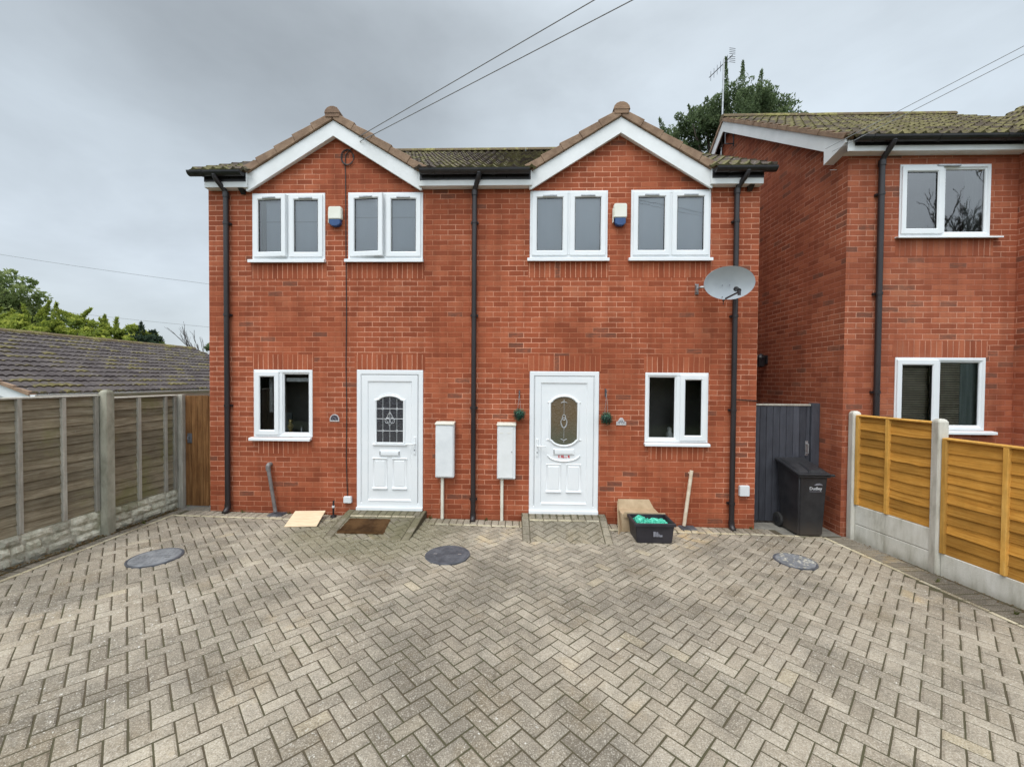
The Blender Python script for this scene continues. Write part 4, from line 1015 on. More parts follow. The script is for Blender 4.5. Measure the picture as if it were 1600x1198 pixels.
fr_ = lambda y: 4.535 + (-y - .27) * .155
FR_ = thing('timber_fence', 'orange lap-panel fence on the right between pale concrete posts', 'fence', (4.7, -1.3, -.18))
rotR = -math.atan(.155)
lap_panel(FR_, lambda y: fr_(y) + .015, -.325, -1.215, .315, 1.515, -1, ('wood_new', 'batten_new'), (-.345, -.735), pitch=.112)
lap_panel(FR_, lambda y: fr_(y) + .015, -1.325, -3.15, .075, 1.345, -1, ('wood_new', 'batten_new'), (-1.345, -1.86, -2.35, -2.85), pitch=.112)
conc_post(FR_, 4.545, -.27, -.4, 1.585, 'concrete', .10, rotR); conc_post(FR_, 4.700, -1.27, -.4, 1.575, 'concrete', .10, rotR); conc_post(FR_, 4.992, -3.20, -.4, 1.4, 'concrete', .10, rotR)
def gravel(ya, yb, z0, z1):
    mb = MB(); X = lambda y: fr_(y); mb.hexa([(X(ya) - .012, ya, z0), (X(yb) - .012, yb, z0), (X(yb) + .035, yb, z0), (X(ya) + .035, ya, z0)], [(X(ya) - .012, ya, z1), (X(yb) - .012, yb, z1), (X(yb) + .035, yb, z1), (X(ya) + .035, ya, z1)])
    mb.build('gravel_board', 'concrete', FR_, bevel=.008)
gravel(-.322, -1.218, -.4, .045); gravel(-.322, -1.218, .049, .31); gravel(-1.322, -3.15, -.4, .07)
# gates
gt = thing('wooden_gate', 'narrow brown boarded gate between the grey fence and the house', 'gate', (-5.0, .14, -.02))
mb = MB(); x = -5.235
while x < -4.76:
    w_ = R(.082, .098); x2 = min(-4.75, x + w_); mb.box(x + .002, x2 - .002, .130 + R(0, .003), .150, .0 + R(-.004, .004), 1.70 + R(-.006, .006), rnd=random.random()); x = x2
bd = mb.build('boards', 'wood_brown', gt, bevel=.004)
mb = MB()
for z in (.25, .9, 1.5): mb.box(-5.23, -4.76, .150, .175, z, z + .09, rnd=R(0, 1))
mb.build('ledge', 'wood_brown', gt)
mb = MB(); mb.box(-5.195, -5.125, .121, .131, .97, 1.12); mb.tube([(-5.16, .122, 1.07), (-5.16, .09, 1.07), (-5.16, .085, 1.03)], .010, 8); mb.build('latch', 'iron', gt, bevel=.003)
gp = MB(); gp.box(-5.33, -5.245, .085, .175, -.3, 1.72, rnd=.6); gp.build('gate_post', 'batten_old', gt, bevel=.004)
gy_ = .26
g2_ = thing('side_gate', 'dark grey painted boarded gate behind the wheelie bin', 'gate', (3.9, gy_, -.17))
mb = MB(); x = 3.37
while x < 4.30:
    x2 = min(4.305, x + .098); mb.box(x + .0025, x2 - .0025, gy_, gy_ + .02, -.13, 1.615, rnd=random.random()); x = x2
mb.build('boards', 'wood_grey', g2_, bevel=.003)
mb = MB(); mb.box(4.307, 4.425, gy_ - .035, gy_ + .05, -.17, 1.66, rnd=.5); mb.build('gate_post', 'wood_grey', g2_, bevel=.004)
mb = MB(); mb.box(3.365, 4.31, gy_ - .01, gy_ + .03, 1.618, 1.645, rnd=.9); mb.build('top_rail', 'batten_old', g2_, bevel=.003)
mb = MB(); mb.box(4.235, 4.275, gy_ - .012, gy_ - .001, .87, 1.09); mb.tube([(4.255, gy_ - .01, 1.05), (4.255, gy_ - .05, 1.05), (4.255, gy_ - .05, .91), (4.255, gy_ - .01, .91)], .009, 8); mb.build('handle', 'steel', g2_, bevel=.002)

# ================================================================== THINGS ON THE HOUSE
def alarm(x0, x1, z0, z1, lab):
    a = thing('alarm_box', lab, 'alarm box', ((x0 + x1) / 2, -.03, (z0 + z1) / 2), 'alarm boxes between the upstairs windows')
    zm = z0 + (z1 - z0) * .36
    mb = MB(); mb.prism([(x0, zm), (x1, zm), (x1, z1 - .012), (x1 - .012, z1), (x0 + .012, z1), (x0, z1 - .012)], 'y', -.075, -.004); mb.build('cover', 'alarm_white', a, bevel=.010, seg=2)
    mb = MB(); mb.prism([(x0 + .012, zm - .001), (x1 - .012, zm - .001), (x1 - .016, z0 + .03), (x1 - .06, z0), (x0 + .06, z0), (x0 + .016, z0 + .03)][::-1], 'y', -.070, -.004); mb.build('strobe_lens', 'alarm_blue', a, bevel=.008, seg=2)
    mb = MB(); mb.box(x0 - .012, x0 - .001, -.05, -.004, z0 + .05, z1 - .06); mb.build('side_flange', 'alarm_white', a, bevel=.003)
alarm(-2.893, -2.700, 4.215, 4.50, 'cream and blue alarm box between the left house’s upstairs windows'.replace('’', "'")); alarm(1.268, 1.452, 4.205, 4.52, "cream and blue alarm box between the right house's upstairs windows")

def meter(x0, x1, z0, z1, px, pz, lab, new):
    t = thing('meter_box', lab, 'meter box', ((x0 + x1) / 2, -.06, z0), 'meter boxes beside the front doors')
    yf = -.115
    mb = MB(); mb.box(x0, x1, yf, -.003, z0, z1); mb.build('cabinet', 'meter', t, bevel=.008, seg=2)
    mb = MB(); mb.box(x0 + (.010 if new else .012), x1 - (.012 if new else .036), yf - .010, yf - .001, z0 + .018, z1 - .048); dr = mb.build('door', 'meter' if new else 'pvc_dirty', t, bevel=.005)
    mb = MB(); mb.prism([(yf - .022, z1 - .030), (yf - .020, z1 - .008), (-.004, z1 + .012), (-.004, z1 - .002)], 'x', x0 - .006, x1 + .006); mb.build('hood', 'pvc_cream', t, bevel=.003)
    if not new:
        mb = MB(); mb.lathe([(.008, -.006), (.008, .004)], (x1 - .055, yf - .010, z0 + .40), 'y', 10); mb.build('latch', 'steel', dr)
        mb = MB(); mb.box(x0 + .03, x0 + .09, yf - .013, yf - .0095, z1 - .142, z1 - .136); mb.box(x1 - .12, x1 - .06, yf - .013, yf - .0095, z1 - .142, z1 - .136); mb.build('hinge', 'pvc_cream', dr)
    mb = MB(); mb.box(px - .021, px + .021, -.062, -.004, pz, z0); mb.build('pipe_cover', 'pvc_cream', t, bevel=.006)
meter(-1.290, -1.020, .545, 1.350, -1.20, gz(-1.2), 'white meter box right of the left door', True); meter(-.388, -.122, .538, 1.345, -.318, gz(-.3), 'white meter box with latch, left of the right door', False)

def plaque(x, z, lab, dark):
    t = thing('house_plaque', lab, 'house plaque', (x, -.01, z)); w_, h_ = .072, .055
    loop = [(x - w_, z - h_), (x + w_, z - h_), (x + w_, z - .005)] + arc(x, z - .005, w_ * (.9 if dark else .6), h_ + .005, 8, 172, 10) + [(x - w_, z - .005)]
    mb = MB(); mb.ring(loop, [(0, -.001), (0, -.008), (.002, -.011), (.012, -.011)], close=True); pl = mb.build('plate', 'plaque_pale', t)
    mb = MB()
    if dark:
        lp = [(x - w_ * .80, z - h_ * .62), (x + w_ * .80, z - h_ * .62), (x + w_ * .80, z)] + arc(x, z, w_ * .72, h_ * .78, 8, 172, 10) + [(x - w_ * .8, z)]
        mb.ring(lp, [(0, -.011), (.0, -.0125), (.002, -.0135)], close=True); mb.build('panel', 'plaque_dark', pl)
        mb = MB(); mb.tube([(x - .03, -.0145, z - .02), (x - .008, -.0145, z + .018), (x + .012, -.0145, z - .006), (x + .03, -.0145, z - .022)], .004, 5)
    else:
        mb.tube([(x - .03, -.0125, z - .03), (x - .01, -.0125, z + .015), (x + .02, -.0125, z + .02), (x + .03, -.0125, z - .03)], .005, 5)
        for k in range(5): mb.lathe([(.009, -.0045), (.009, 0)], (x - .045 + .022 * k, -.011, z - .012 + .012 * (k % 2)), 'y', 8)
    mb.build('motif', 'grey_print', pl)
plaque(-2.831, 1.393, 'small dark arched house plaque right of the left downstairs window', True); plaque(1.420, 1.382, 'small pale house plaque right of the right door', False)

def topiary(x, zt, zb, lab):
    t = thing('hanging_topiary_ball', lab, 'topiary ball', (x, -.09, zb), 'topiary balls either side of the right door'); r = .092
    mb = MB(); mb.tube([(x, -.002, zt), (x, -.085, zt + .01), (x, -.095, zt - .012), (x, -.085, zt - .02)], .006, 6); mb.box(x - .009, x + .009, -.01, -.002, zt - .09, zt + .03); mb.build('hook', 'iron', t)
    mb = MB()
    for sx in (-.022, .022):
        n = 11
        for k in range(n):
            z = zt - .02 + (zb + r * .8 - zt + .02) * k / n; L = (zt - .02 - zb - r * .8) / n
            mb.tube([(x + sx * k / n, -.087, z), (x + sx * (k + .5) / n + (.004 if k % 2 else -.004), -.087, z - L * .5), (x + sx * (k + 1) / n, -.087, z - L)], .0028, 5)
    mb.build('chain', 'steel', t)
    mb = MB(); rs = random.Random(int(x * 100) + 5)
    for k in range(520):
        while True:
            d = Vector((rs.uniform(-1, 1), rs.uniform(-1, 1), rs.uniform(-1, 1)))
            if .1 < d.length < 1: break
        d.normalize(); c = Vector((x, -.09, zb)) + d * r * rs.uniform(.72, 1.05); a1 = d.orthogonal().normalized(); a1.rotate(Matrix.Rotation(rs.uniform(0, 6.28), 3, d)); a1 = (a1 + d * rs.uniform(-.2, .9)).normalized(); b1 = a1.cross(d).normalized()
        s_ = rs.uniform(.010, .017); mb.face([c - b1 * s_ * .5, c + a1 * s_, c + b1 * s_ * .5, c - a1 * s_ * .4], rnd=rs.random() * (.5 + .5 * max(0, d.z + .4)))  # top-light put into the colour: leaves lighter toward the crown of the ball
    mb.build('foliage', 'ball_leaf', t)
    mb = MB(); mb.lathe([(.012, -r * .7), (r * .55, -r * .5), (r * .75, 0), (r * .55, r * .5), (.012, r * .7)], (x, -.09, zb), 'z', 14); mb.build('core', 'gap', t)
topiary(-.072, 1.80, 1.475, 'small green topiary ball hanging left of the right door'); topiary(1.186, 1.83, 1.432, 'small green topiary ball hanging right of the right door')

def jbox(x0, x1, z0, z1, lab, gm):
    mb = MB(); mb.box(x0, x1, -.055, -.003, z0, z1); o = mb.build('junction_box', gm, None, bevel=.007, seg=2); tag(o, lab, 'junction box')
jbox(-2.680, -2.562, .128, .226, 'small white junction box low beside the left door', 'meter'); jbox(3.122, 3.262, .322, .474, 'small pale grey junction box low beside the right downpipe', 'meter')

# satellite dish
sd = thing('satellite_dish', 'grey oval satellite dish on the right end of the front wall', 'satellite dish', (2.49, -.01, 3.30))
dc = Vector((2.762, -.34, 3.318)); T = Matrix.Translation(dc) @ Matrix.Rotation(radians(-6), 4, 'Z') @ Matrix.Rotation(radians(12), 4, 'X')
mb = MB(); n = 40; rings = [0, .2, .4, .6, .8, .93, 1.0]; A_, B_ = .322, .218
def dp(r_, k, back=0.): a_ = 2 * pi * k / n; return T @ Vector((A_ * r_ * cos(a_), -.055 * r_ * r_ + back, B_ * r_ * sin(a_)))
vs = [dp(0, 0)]; fs = []
for r_ in rings[1:]: vs += [dp(r_, k) for k in range(n)]
for k in range(n): fs.append((0, 1 + k, 1 + (k + 1) % n))
for i in range(len(rings) - 2):
    for k in range(n): fs.append((1 + i * n + k, 1 + (i + 1) * n + k, 1 + (i + 1) * n + (k + 1) % n, 1 + i * n + (k + 1) % n))
m_ = len(vs); vs += [dp(1.015, k, .0) for k in range(n)] + [dp(1.015, k, .014) for k in range(n)] + [dp(.93, k, .012) for k in range(n)]; lo_ = 1 + (len(rings) - 2) * n
for k in range(n):
    k2 = (k + 1) % n; fs += [(lo_ + k, m_ + k, m_ + k2, lo_ + k2), (m_ + k, m_ + n + k, m_ + n + k2, m_ + k2), (m_ + n + k, m_ + 2 * n + k, m_ + 2 * n + k2, m_ + n + k2)]
mb.mesh(vs, fs); rf_ = mb.build('reflector', 'dish', sd, smooth=True)
mb = MB()
for a_, b_ in ((-.075, -.03), (.02, -.03), (-.075, -.185)): q = T @ Vector((a_, -.012 - .055 * ((a_ / A_) ** 2 + (b_ / B_) ** 2), b_)); mb.lathe([(.006, -.006), (.006, .004)], q, 'y', 8)
mb.build('bolt', 'iron', rf_)
mb = MB(); q0 = T @ Vector((-.03, -.03, -.21)); q1 = T @ Vector((-.03, .03, -.235)); q2 = T @ Vector((.02, -.32, -.125)); mb.tube([q1, q0, q2], .012, 8); mb.tube([T @ Vector((-.03, .02, -.22)), T @ Vector((-.035, .0, -.29))], .005, 6); mb.build('arm', 'black', sd)
mb = MB(); q3 = T @ Vector((.03, -.33, -.10)); q4 = T @ Vector((.03, -.24, -.085)); mb.tube([q3, q4], .026, 12); mb.tube([q4, q4 + (q4 - q3) * .3], .032, 12); mb.tube([q3, q3 + Vector((0, 0, -.06))], .02, 8); mb.build('receiver', 'black', sd, smooth=True)
mb = MB(); mb.box(2.455, 2.505, -.012, -.002, 3.23, 3.38); mb.tube([(2.48, -.01, 3.31), (2.49, -.12, 3.31), (2.60, -.20, 3.30), (2.72, -.29, 3.30)], .016, 8); mb.box(2.455, 2.485, -.06, -.012, 3.25, 3.36); mb.build('bracket', 'steel', sd)

# wall cable with coil
cw = thing('wall_cable', 'thin black cable with a small coil running down the left house front', 'cable', (-2.65, -.01, .23))
mb = MB(); mb.tube([(-2.50, -.02, 5.44), (-2.57, -.015, 5.36), (-2.66, -.012, 5.27), (-2.668, -.010, 5.12), (-2.66, -.010, 4.98), (-2.655, -.010, 3.9), (-2.648, -.010, 2.9), (-2.655, -.010, 2.2), (-2.645, -.010, 1.5), (-2.652, -.010, .8), (-2.640, -.012, .4), (-2.632, -.014, .225)], .0065, 6)
mb.build('cable_run', 'cable', cw)
mb = MB()
for k in range(2): mb.tube([(-2.63 + (.085 + .012 * k) * cos(t * pi / 10 + k), -.013 - .008 * k, 5.235 + (.105 + .008 * k) * sin(t * pi / 10 + k)) for t in range(19)], .006, 5)
mb.build('coil', 'cable', cw)
mb = MB(); mb.tube([(3.02, -.06, 1.722), (3.12, -.008, 1.716), (3.37, -.008, 1.700), (3.40, .05, 1.695)], .0065, 6); tag(mb.build('cable', 'cable', None), 'short black cable crossing the brick right of the right downpipe', 'cable')
# fittings on the neighbour's side wall
t = thing('wall_light', 'black lantern light on the shadowed side wall of the right-hand house', 'wall light', (4.43, 1.62, 2.37))
mb = MB(); mb.box(4.405, 4.431, 1.57, 1.67, 2.30, 2.46); mb.build('back_plate', 'black', t, bevel=.004)
mb = MB(); mb.lathe([(.02, -.12), (.06, -.10), (.075, .06), (.05, .10), (.01, .13)], (4.33, 1.62, 2.36), 'z', 10); mb.tube([(4.42, 1.62, 2.44), (4.33, 1.62, 2.47)], .012, 6); mb.build('lantern', 'black', t)
t = thing('wall_bracket', "small square black metal bracket high on the right-hand house's gable", 'bracket', (4.42, 3.34, 7.0))
t.location = (4.42, 3.0, 7.18)
mb = MB()
for p, q in (((4.25, 2.95, 7.05), (4.43, 2.95, 7.05)), ((4.25, 2.95, 7.27), (4.43, 2.95, 7.27)), ((4.25, 2.95, 7.05), (4.25, 2.95, 7.27)), ((4.425, 2.95, 7.0), (4.425, 2.95, 7.32))): mb.tube([p, q], .012, 6)
mb.build('frame', 'iron', t)

# television aerial on the gable
ta = thing('tv_aerial', 'television aerial on a thin grey pole at the gable peak of the right-hand house', 'aerial', (4.44, 3.45, 7.0))
mb = MB(); mb.tube([(4.40, 3.45, 6.9), (4.43, 3.45, 9.20)], .020, 8); mb.build('pole', 'steel', ta)
mb = MB(); c0 = Vector((4.43, 3.45, 9.12)); ax_ = Vector((-.42, .9, .03)).normalized(); pe = Vector((.9, .42, 0)).normalized()
ax_ = Vector((-.16, .98, .03)).normalized(); pe = Vector((.98, .16, 0)).normalized()
ax_ = Vector((-.30, .95, .0)).normalized()
mb.tube([c0 - ax_ * .25, c0 + ax_ * .45], .010, 6)
for k in range(6): q = c0 + ax_ * (-.1 + .1 * k); mb.tube([q + Vector((0, 0, -.11)), q + Vector((0, 0, .11))], .005, 5)
for sx in (-1, 1):
    for k in range(4): q = c0 - ax_ * .24 + Vector((0, 0, sx * (.03 + .04 * k))); mb.tube([q - pe * .07, q + pe * .07], .005, 5)
mb.build('antenna', 'iron', ta)
mb = MB(); mb.box(4.38, 4.44, 3.40, 3.50, 7.25, 7.30); mb.box(4.38, 4.44, 3.40, 3.50, 6.95, 7.0); mb.build('clamp', 'steel', ta)

# ================================================================== THINGS ON THE GROUND
# wheelie bin
wb = thing('wheelie_bin', 'black wheelie bin standing in front of the grey gate', 'wheelie bin', (3.98, -.05, -.165))
gb = -.163
def lv(z, x0, x1, y0, y1): return [(x0, y0, z), (x1, y0, z), (x1, y1, z), (x0, y1, z)]
mb = MB(); secs = [lv(gb, 3.815, 4.135, -.275, .10), lv(gb + .05, 3.808, 4.143, -.283, .115), lv(gb + .55, 3.795, 4.165, -.298, .165), lv(gb + .86, 3.785, 4.180, -.308, .195)]
top = [(3.785, -.31, gb + .845), (4.180, -.31, gb + .845), (4.18, .20, gb + .965), (3.785, .20, gb + .965)]
secs[-1] = top
for i in range(len(secs) - 1): mb.mesh(secs[i] + secs[i + 1], [(k, (k + 1) % 4, 4 + (k + 1) % 4, 4 + k) for k in range(4)])
mb.face(secs[0]); mb.face(top[::-1])
mb.build('body', 'binbody', wb, bevel=.022, merge=True, seg=3, smooth=True)
mb = MB()   # rim
mb.hexa([(3.765, -.33, gb + .828), (4.200, -.33, gb + .828), (4.20, .215, gb + .955), (3.765, .215, gb + .955)], [(3.765, -.33, gb + .862), (4.2, -.33, gb + .862), (4.2, .215, gb + .990), (3.765, .215, gb + .990)])
mb.build('rim', 'binplastic', wb, bevel=.008, seg=2)
mb = MB()
mb.hexa([(3.755, -.345, gb + .864), (4.210, -.345, gb + .864), (4.21, .225, gb + .992), (3.755, .225, gb + .992)], [(3.762, -.338, gb + .882), (4.203, -.338, gb + .882), (4.20, .222, gb + 1.010), (3.765, .222, gb + 1.010)])
mb.hexa([(3.80, -.28, gb + .890), (4.165, -.28, gb + .890), (4.165, .19, gb + 1.0), (3.80, .19, gb + 1.0)], [(3.83, -.25, gb + .915), (4.135, -.25, gb + .915), (4.135, .16, gb + 1.028), (3.83, .16, gb + 1.028)])
mb.hexa([(3.93, -.30, gb + .885), (4.10, -.30, gb + .885), (4.10, -.02, gb + .95), (3.93, -.02, gb + .95)], [(3.95, -.285, gb + .925), (4.08, -.285, gb + .925), (4.08, -.04, gb + .985), (3.95, -.04, gb + .985)])
ld_ = mb.build('lid', 'binplastic', wb, bevel=.010, seg=2, smooth=True)
mb = MB(); mb.box(4.19, 4.255, -.335, -.29, gb + .845, gb + .878); mb.tube([(3.79, .235, gb + .985), (4.19, .235, gb + .985)], .014, 8); mb.build('handle', 'binplastic', wb, bevel=.006)
for x0, x1 in ((3.765, 3.812), (4.15, 4.197)):
    mb = MB(); mb.lathe([(.05, 0), (.098, .006), (.104, .014), (.104, x1 - x0 - .012), (.098, x1 - x0)], (x0, .145, gb + .104), 'x', 24); wh = mb.build('wheel', 'rubber', wb, smooth=True)
    mb = MB(); mb.lathe([(.012, -.003), (.05, -.002), (.052, .012)], (x0, .145, gb + .104), 'x', 20); mb.build('hub', 'binplastic', wh)
mb = MB(); mb.tube([(3.80, .145, gb + .104), (4.16, .145, gb + .104)], .011, 8); mb.build('axle', 'steel', wb)
def text_mesh(txt, size, loc, mat, parent, name='lettering', tilt=0., extrude=.0008):
    cu = bpy.data.curves.new(name, 'FONT'); cu.body = txt; cu.size = size; cu.extrude = extrude; cu.align_x = 'CENTER'; cu.resolution_u = 3
    tmp = bpy.data.objects.new('tmp', cu); COL.objects.link(tmp); bpy.context.view_layer.update()
    me = bpy.data.meshes.new_from_object(tmp.evaluated_get(bpy.context.evaluated_depsgraph_get())); bpy.data.objects.remove(tmp)
    T2 = Matrix.Translation(Vector(loc) - wloc(parent)) @ Matrix.Rotation(radians(90 + tilt), 4, 'X'); me.transform(T2); me.materials.clear(); me.materials.append(M[mat])
    o = bpy.data.objects.new(name, me); COL.objects.link(o); o.parent = parent; return o
yl_ = -.3035
text_mesh('Dudley', .058, (4.015, yl_ - .001, gb + .66), 'white_print', wb)
mb = MB()
mb.prism([(3.99, gb + .725), (4.02, gb + .745), (4.06, gb + .752), (4.09, gb + .742), (4.11, gb + .722), (4.07, gb + .728), (4.03, gb + .722)], 'y', -.3065, -.3055); mb.box(3.93, 4.10, -.3055, -.3045, gb + .634, gb + .640)
mb.build('emblem', 'grey_print', wb)

# recycling box and what it holds
rb_ = thing('recycling_box', 'open black recycling box in front of a cardboard box by the right door', 'recycling box', (1.70, -.53, -.13))
g0 = gz(1.7) + .002; x0, x1, y0, y1, H = 1.455, 1.955, -.715, -.335, .262
mb = MB(); o4 = lv(g0, x0 + .025, x1 - .025, y0 + .02, y1 - .02); t4 = lv(g0 + H, x0, x1, y0, y1); ti = lv(g0 + H, x0 + .014, x1 - .014, y0 + .014, y1 - .014); bi = lv(g0 + .014, x0 + .036, x1 - .036, y0 + .03, y1 - .03)
for A4, B4 in ((o4, t4), (t4, ti), (ti, bi)): mb.mesh(A4 + B4, [(k, (k + 1) % 4, 4 + (k + 1) % 4, 4 + k) for k in range(4)])
mb.face(o4); mb.face(bi); mb.build('body', 'boxplastic', rb_, bevel=.010, merge=True, seg=2, smooth=True)
mb = MB(); mb.ring(rect(x0 - .016, x1 + .016, -(y1 + .016) * 0 + y0 - .016, y1 + .016), [(0, g0 + H - .036), (0, g0 + H + .002), (.030, g0 + H + .002), (.030, g0 + H - .012)])
mb.v = [(p[0], p[2], p[1]) for p in mb.v]; mb.build('rim', 'boxplastic', rb_, bevel=.004)
mb = MB()
for a_ in (x0 + .28, ): 
    yy = y0 - .0 + .009
    for (ua, ub, va, vb2) in ((-.05, -.02, .09, .155), (-.014, .012, .09, .15), (.016, .03, .09, .125), (.034, .066, .088, .112)): mb.box(a_ + ua, a_ + ub, yy - .004 - .004, yy - .0005, g0 + va, g0 + vb2)
mb.build('printed_mark', 'grey_print', rb_)
rg = random.Random(3); mb = MB(); nx_, ny_ = 34, 22; vs = []
def hgt(u_, v_):
    return g0 + .212 + .045 * sin(u_ * 6 + .8) * sin(v_ * 3.0 + .4) + .05 * max(0, 1 - ((u_ - .22) ** 2 + (v_ - .55) ** 2) / .05) + rg.uniform(-.014, .016)
for i in range(nx_ + 1):
    for k in range(ny_ + 1):
        u_, v_ = i / nx_, k / ny_; e_ = i in (0, nx_) or k in (0, ny_)
        vs.append((x0 + .03 + (x1 - x0 - .06) * u_, y0 + .03 + (y1 - y0 - .06) * v_, g0 + .17 if e_ else hgt(u_, v_)))
mb.mesh(vs, [(i * (ny_ + 1) + k, (i + 1) * (ny_ + 1) + k, (i + 1) * (ny_ + 1) + k + 1, i * (ny_ + 1) + k + 1) for i in range(nx_) for k in range(ny_)])
tag(mb.build('plastic_bag', 'greenfilm', None), 'crumpled bright green plastic bag filling the black recycling box', 'plastic bag')
# cardboard box
cb = thing('cardboard_box', 'brown cardboard box against the wall behind the recycling box', 'cardboard box', (1.65, -.2, -.12))
g1 = gz(1.6) + .002
mb = MB(); mb.box(1.37, 1.90, -.318, -.06, g1, g1 + .255); mb.build('carton', 'cardboard', cb, bevel=.004)
mb = MB(); mb.prism([(1.40, g1 + .20), (1.975, g1 + .20), (1.965, g1 + .275), (1.405, g1 + .285)], 'y', -.334, -.326); mb.build('front_flap', 'cardboard', cb, bevel=.002)
mb = MB(); mb.hexa([(1.375, -.070, g1 + .25), (1.895, -.070, g1 + .25), (1.895, -.062, g1 + .25), (1.375, -.062, g1 + .25)], [(1.385, -.018, g1 + .372), (1.835, -.018, g1 + .372), (1.835, -.010, g1 + .372), (1.385, -.010, g1 + .372)]); mb.build('back_flap', 'cardboard', cb)
mb = MB(); mb.hexa([(1.368, -.31, g1 + .01), (1.372, -.31, g1 + .01), (1.372, -.06, g1 + .25), (1.368, -.06, g1 + .25)], [(1.30, -.43, g1 + .0), (1.304, -.43, g1 + .0), (1.36, -.08, g1 + .37), (1.356, -.08, g1 + .37)]); mb.build('side_flap', 'cardboard', cb)
# doormat on the left ramp
mb = MB(); P4 = [(-2.455, -.335), (-1.875, -.335), (-1.83, -.765), (-2.46, -.775)]; nn = 16
lo = []; 
vs = []
for i in range(nn + 1):
    for k in range(nn + 1):
        u_, v_ = i / nn, k / nn; a_ = Vector(P4[0]).lerp(Vector(P4[1]), u_); b_ = Vector(P4[3]).lerp(Vector(P4[2]), u_); p = a_.lerp(b_, v_); e_ = i in (0, nn) or k in (0, nn)
        vs.append((p.x + (R(-.006, .006) if e_ else 0), p.y + (R(-.006, .006) if e_ else 0), zfL(p.x, p.y) + (.002 if e_ else .018 + R(-.0015, .0015))))
mb.mesh(vs, [(i * (nn + 1) + k, (i + 1) * (nn + 1) + k, (i + 1) * (nn + 1) + k + 1, i * (nn + 1) + k + 1) for i in range(nn) for k in range(nn)])
tag(mb.build('doormat', 'mat', None), 'dark brown coir doormat on the ramp of the left door', 'doormat')
# pale board propped over the gully
gB = gz(-3.) + .001
mb = MB(); mb.hexa([(-3.265, -.575, gB), (-2.835, -.535, gB), (-2.905, -.135, gB + .085), (-3.335, -.175, gB + .085)], [(-3.262, -.580, gB + .014), (-2.832, -.540, gB + .014), (-2.902, -.140, gB + .100), (-3.332, -.180, gB + .100)])
tag(mb.build('board', 'plywood', None, bevel=.002), 'pale board propped on a slope against the wall left of the left door', 'board')
st = thing('stop_tap', 'short black and white stub tap beside the pale board', 'tap', (-2.80, -.11, gB))
mb = MB(); mb.tube([(-2.80, -.11, gB), (-2.80, -.11, gB + .19), (-2.80, -.10, gB + .235)], .014, 8); mb.lathe([(.045, 0), (.04, .02), (.016, .03)], (-2.80, -.11, gB), 'z', 12); mb.build('pipe', 'black', st, smooth=True)
mb = MB(); mb.tube([(-2.80, -.11, gB + .135), (-2.80, -.11, gB + .165)], .021, 10); mb.build('collar', 'china', st)
# manhole covers
def manhole(x, y, r, lab, worn=False, im='iron'):
    t = thing('manhole_cover', lab, 'manhole cover', (x, y, gz(x)), 'manhole covers set in the paving'); z = gz(x) + .002
    mb = MB(); mb.lathe([(r - .02, .004), (r - .006, .008), (r, .006), (r + .003, -.02)], (x, y, z), 'z', 48); mb.build('frame_ring', 'iron', t)
    mb = MB(); mb.lathe([(.001, .009), (r - .026, .009), (r - .022, .0), ], (x, y, z), 'z', 48)
    s_ = .048; k_ = int(r / s_)
    for i in range(-k_, k_ + 1):
        for q in range(-k_, k_ + 1):
            cx_, cy_ = i * s_ + (s_ / 2 if q % 2 else 0), q * s_
            if cx_ * cx_ + cy_ * cy_ < (r - .05) ** 2: mb.box(x + cx_ - .015, x + cx_ + .015, y + cy_ - .008, y + cy_ + .008, z + .0088, z + .0118)
    lid = mb.build('lid', im, t)
    mb = MB()
    for sx in (-1, 1): mb.box(x + sx * r * .55 - .02, x + sx * r * .55 + .02, y - .012, y + .012, z + .0118, z + .013)
    if worn:
        rr_ = random.Random(5)
        for q in range(40):
            a_, d_ = rr_.uniform(0, 6.28), r * sqrt(rr_.random()) * .9; px_, py_ = x + d_ * cos(a_), y + d_ * sin(a_); w_ = rr_.uniform(.006, .016); mb.box(px_ - w_, px_ + w_, py_ - w_, py_ + w_, z + .0119, z + .0126)
    mb.build('lifting_key', 'concrete' if worn else 'steel', lid)
manhole(-4.115, -1.605, .255, 'round pale grey manhole cover nearest the left fence', im='iron_pale'); manhole(-.890, -1.268, .262, 'round dark manhole cover in the middle, below the two meter boxes'); manhole(3.235, -1.10, .225, 'worn speckled manhole cover near the right fence and bin', worn=True, im='iron_pale')
# ornaments behind the kitchen panes
mb = MB(); mb.lathe([(.035, 0), (.04, .01), (.02, .03), (.035, .07), (.045, .10), (.02, .14), (.032, .165), (.026, .195), (.004, .21)], (-3.55, .085, 1.155), 'z', 14); tag(mb.build('ornament', 'gold', None, smooth=True), 'small gold ornament inside the left downstairs window', 'ornament')
mb = MB(); mb.lathe([(.018, 0), (.022, .05), (.010, .07), (.012, .10), (.02, .11)], (-3.38, .085, 1.155), 'z', 12); tag(mb.build('candlestick', 'steel', None, smooth=True), 'small glassy candlestick inside the left downstairs window', 'ornament')
mb = MB(); mb.lathe([(.03, 0), (.05, .02), (.05, .06), (.03, .10), (.034, .12), (.03, .15), (.004, .165)], (2.15, .085, 1.138), 'z', 14); tag(mb.build('ornament', 'china', None, smooth=True), 'small pale china ornament inside the right downstairs window', 'ornament')

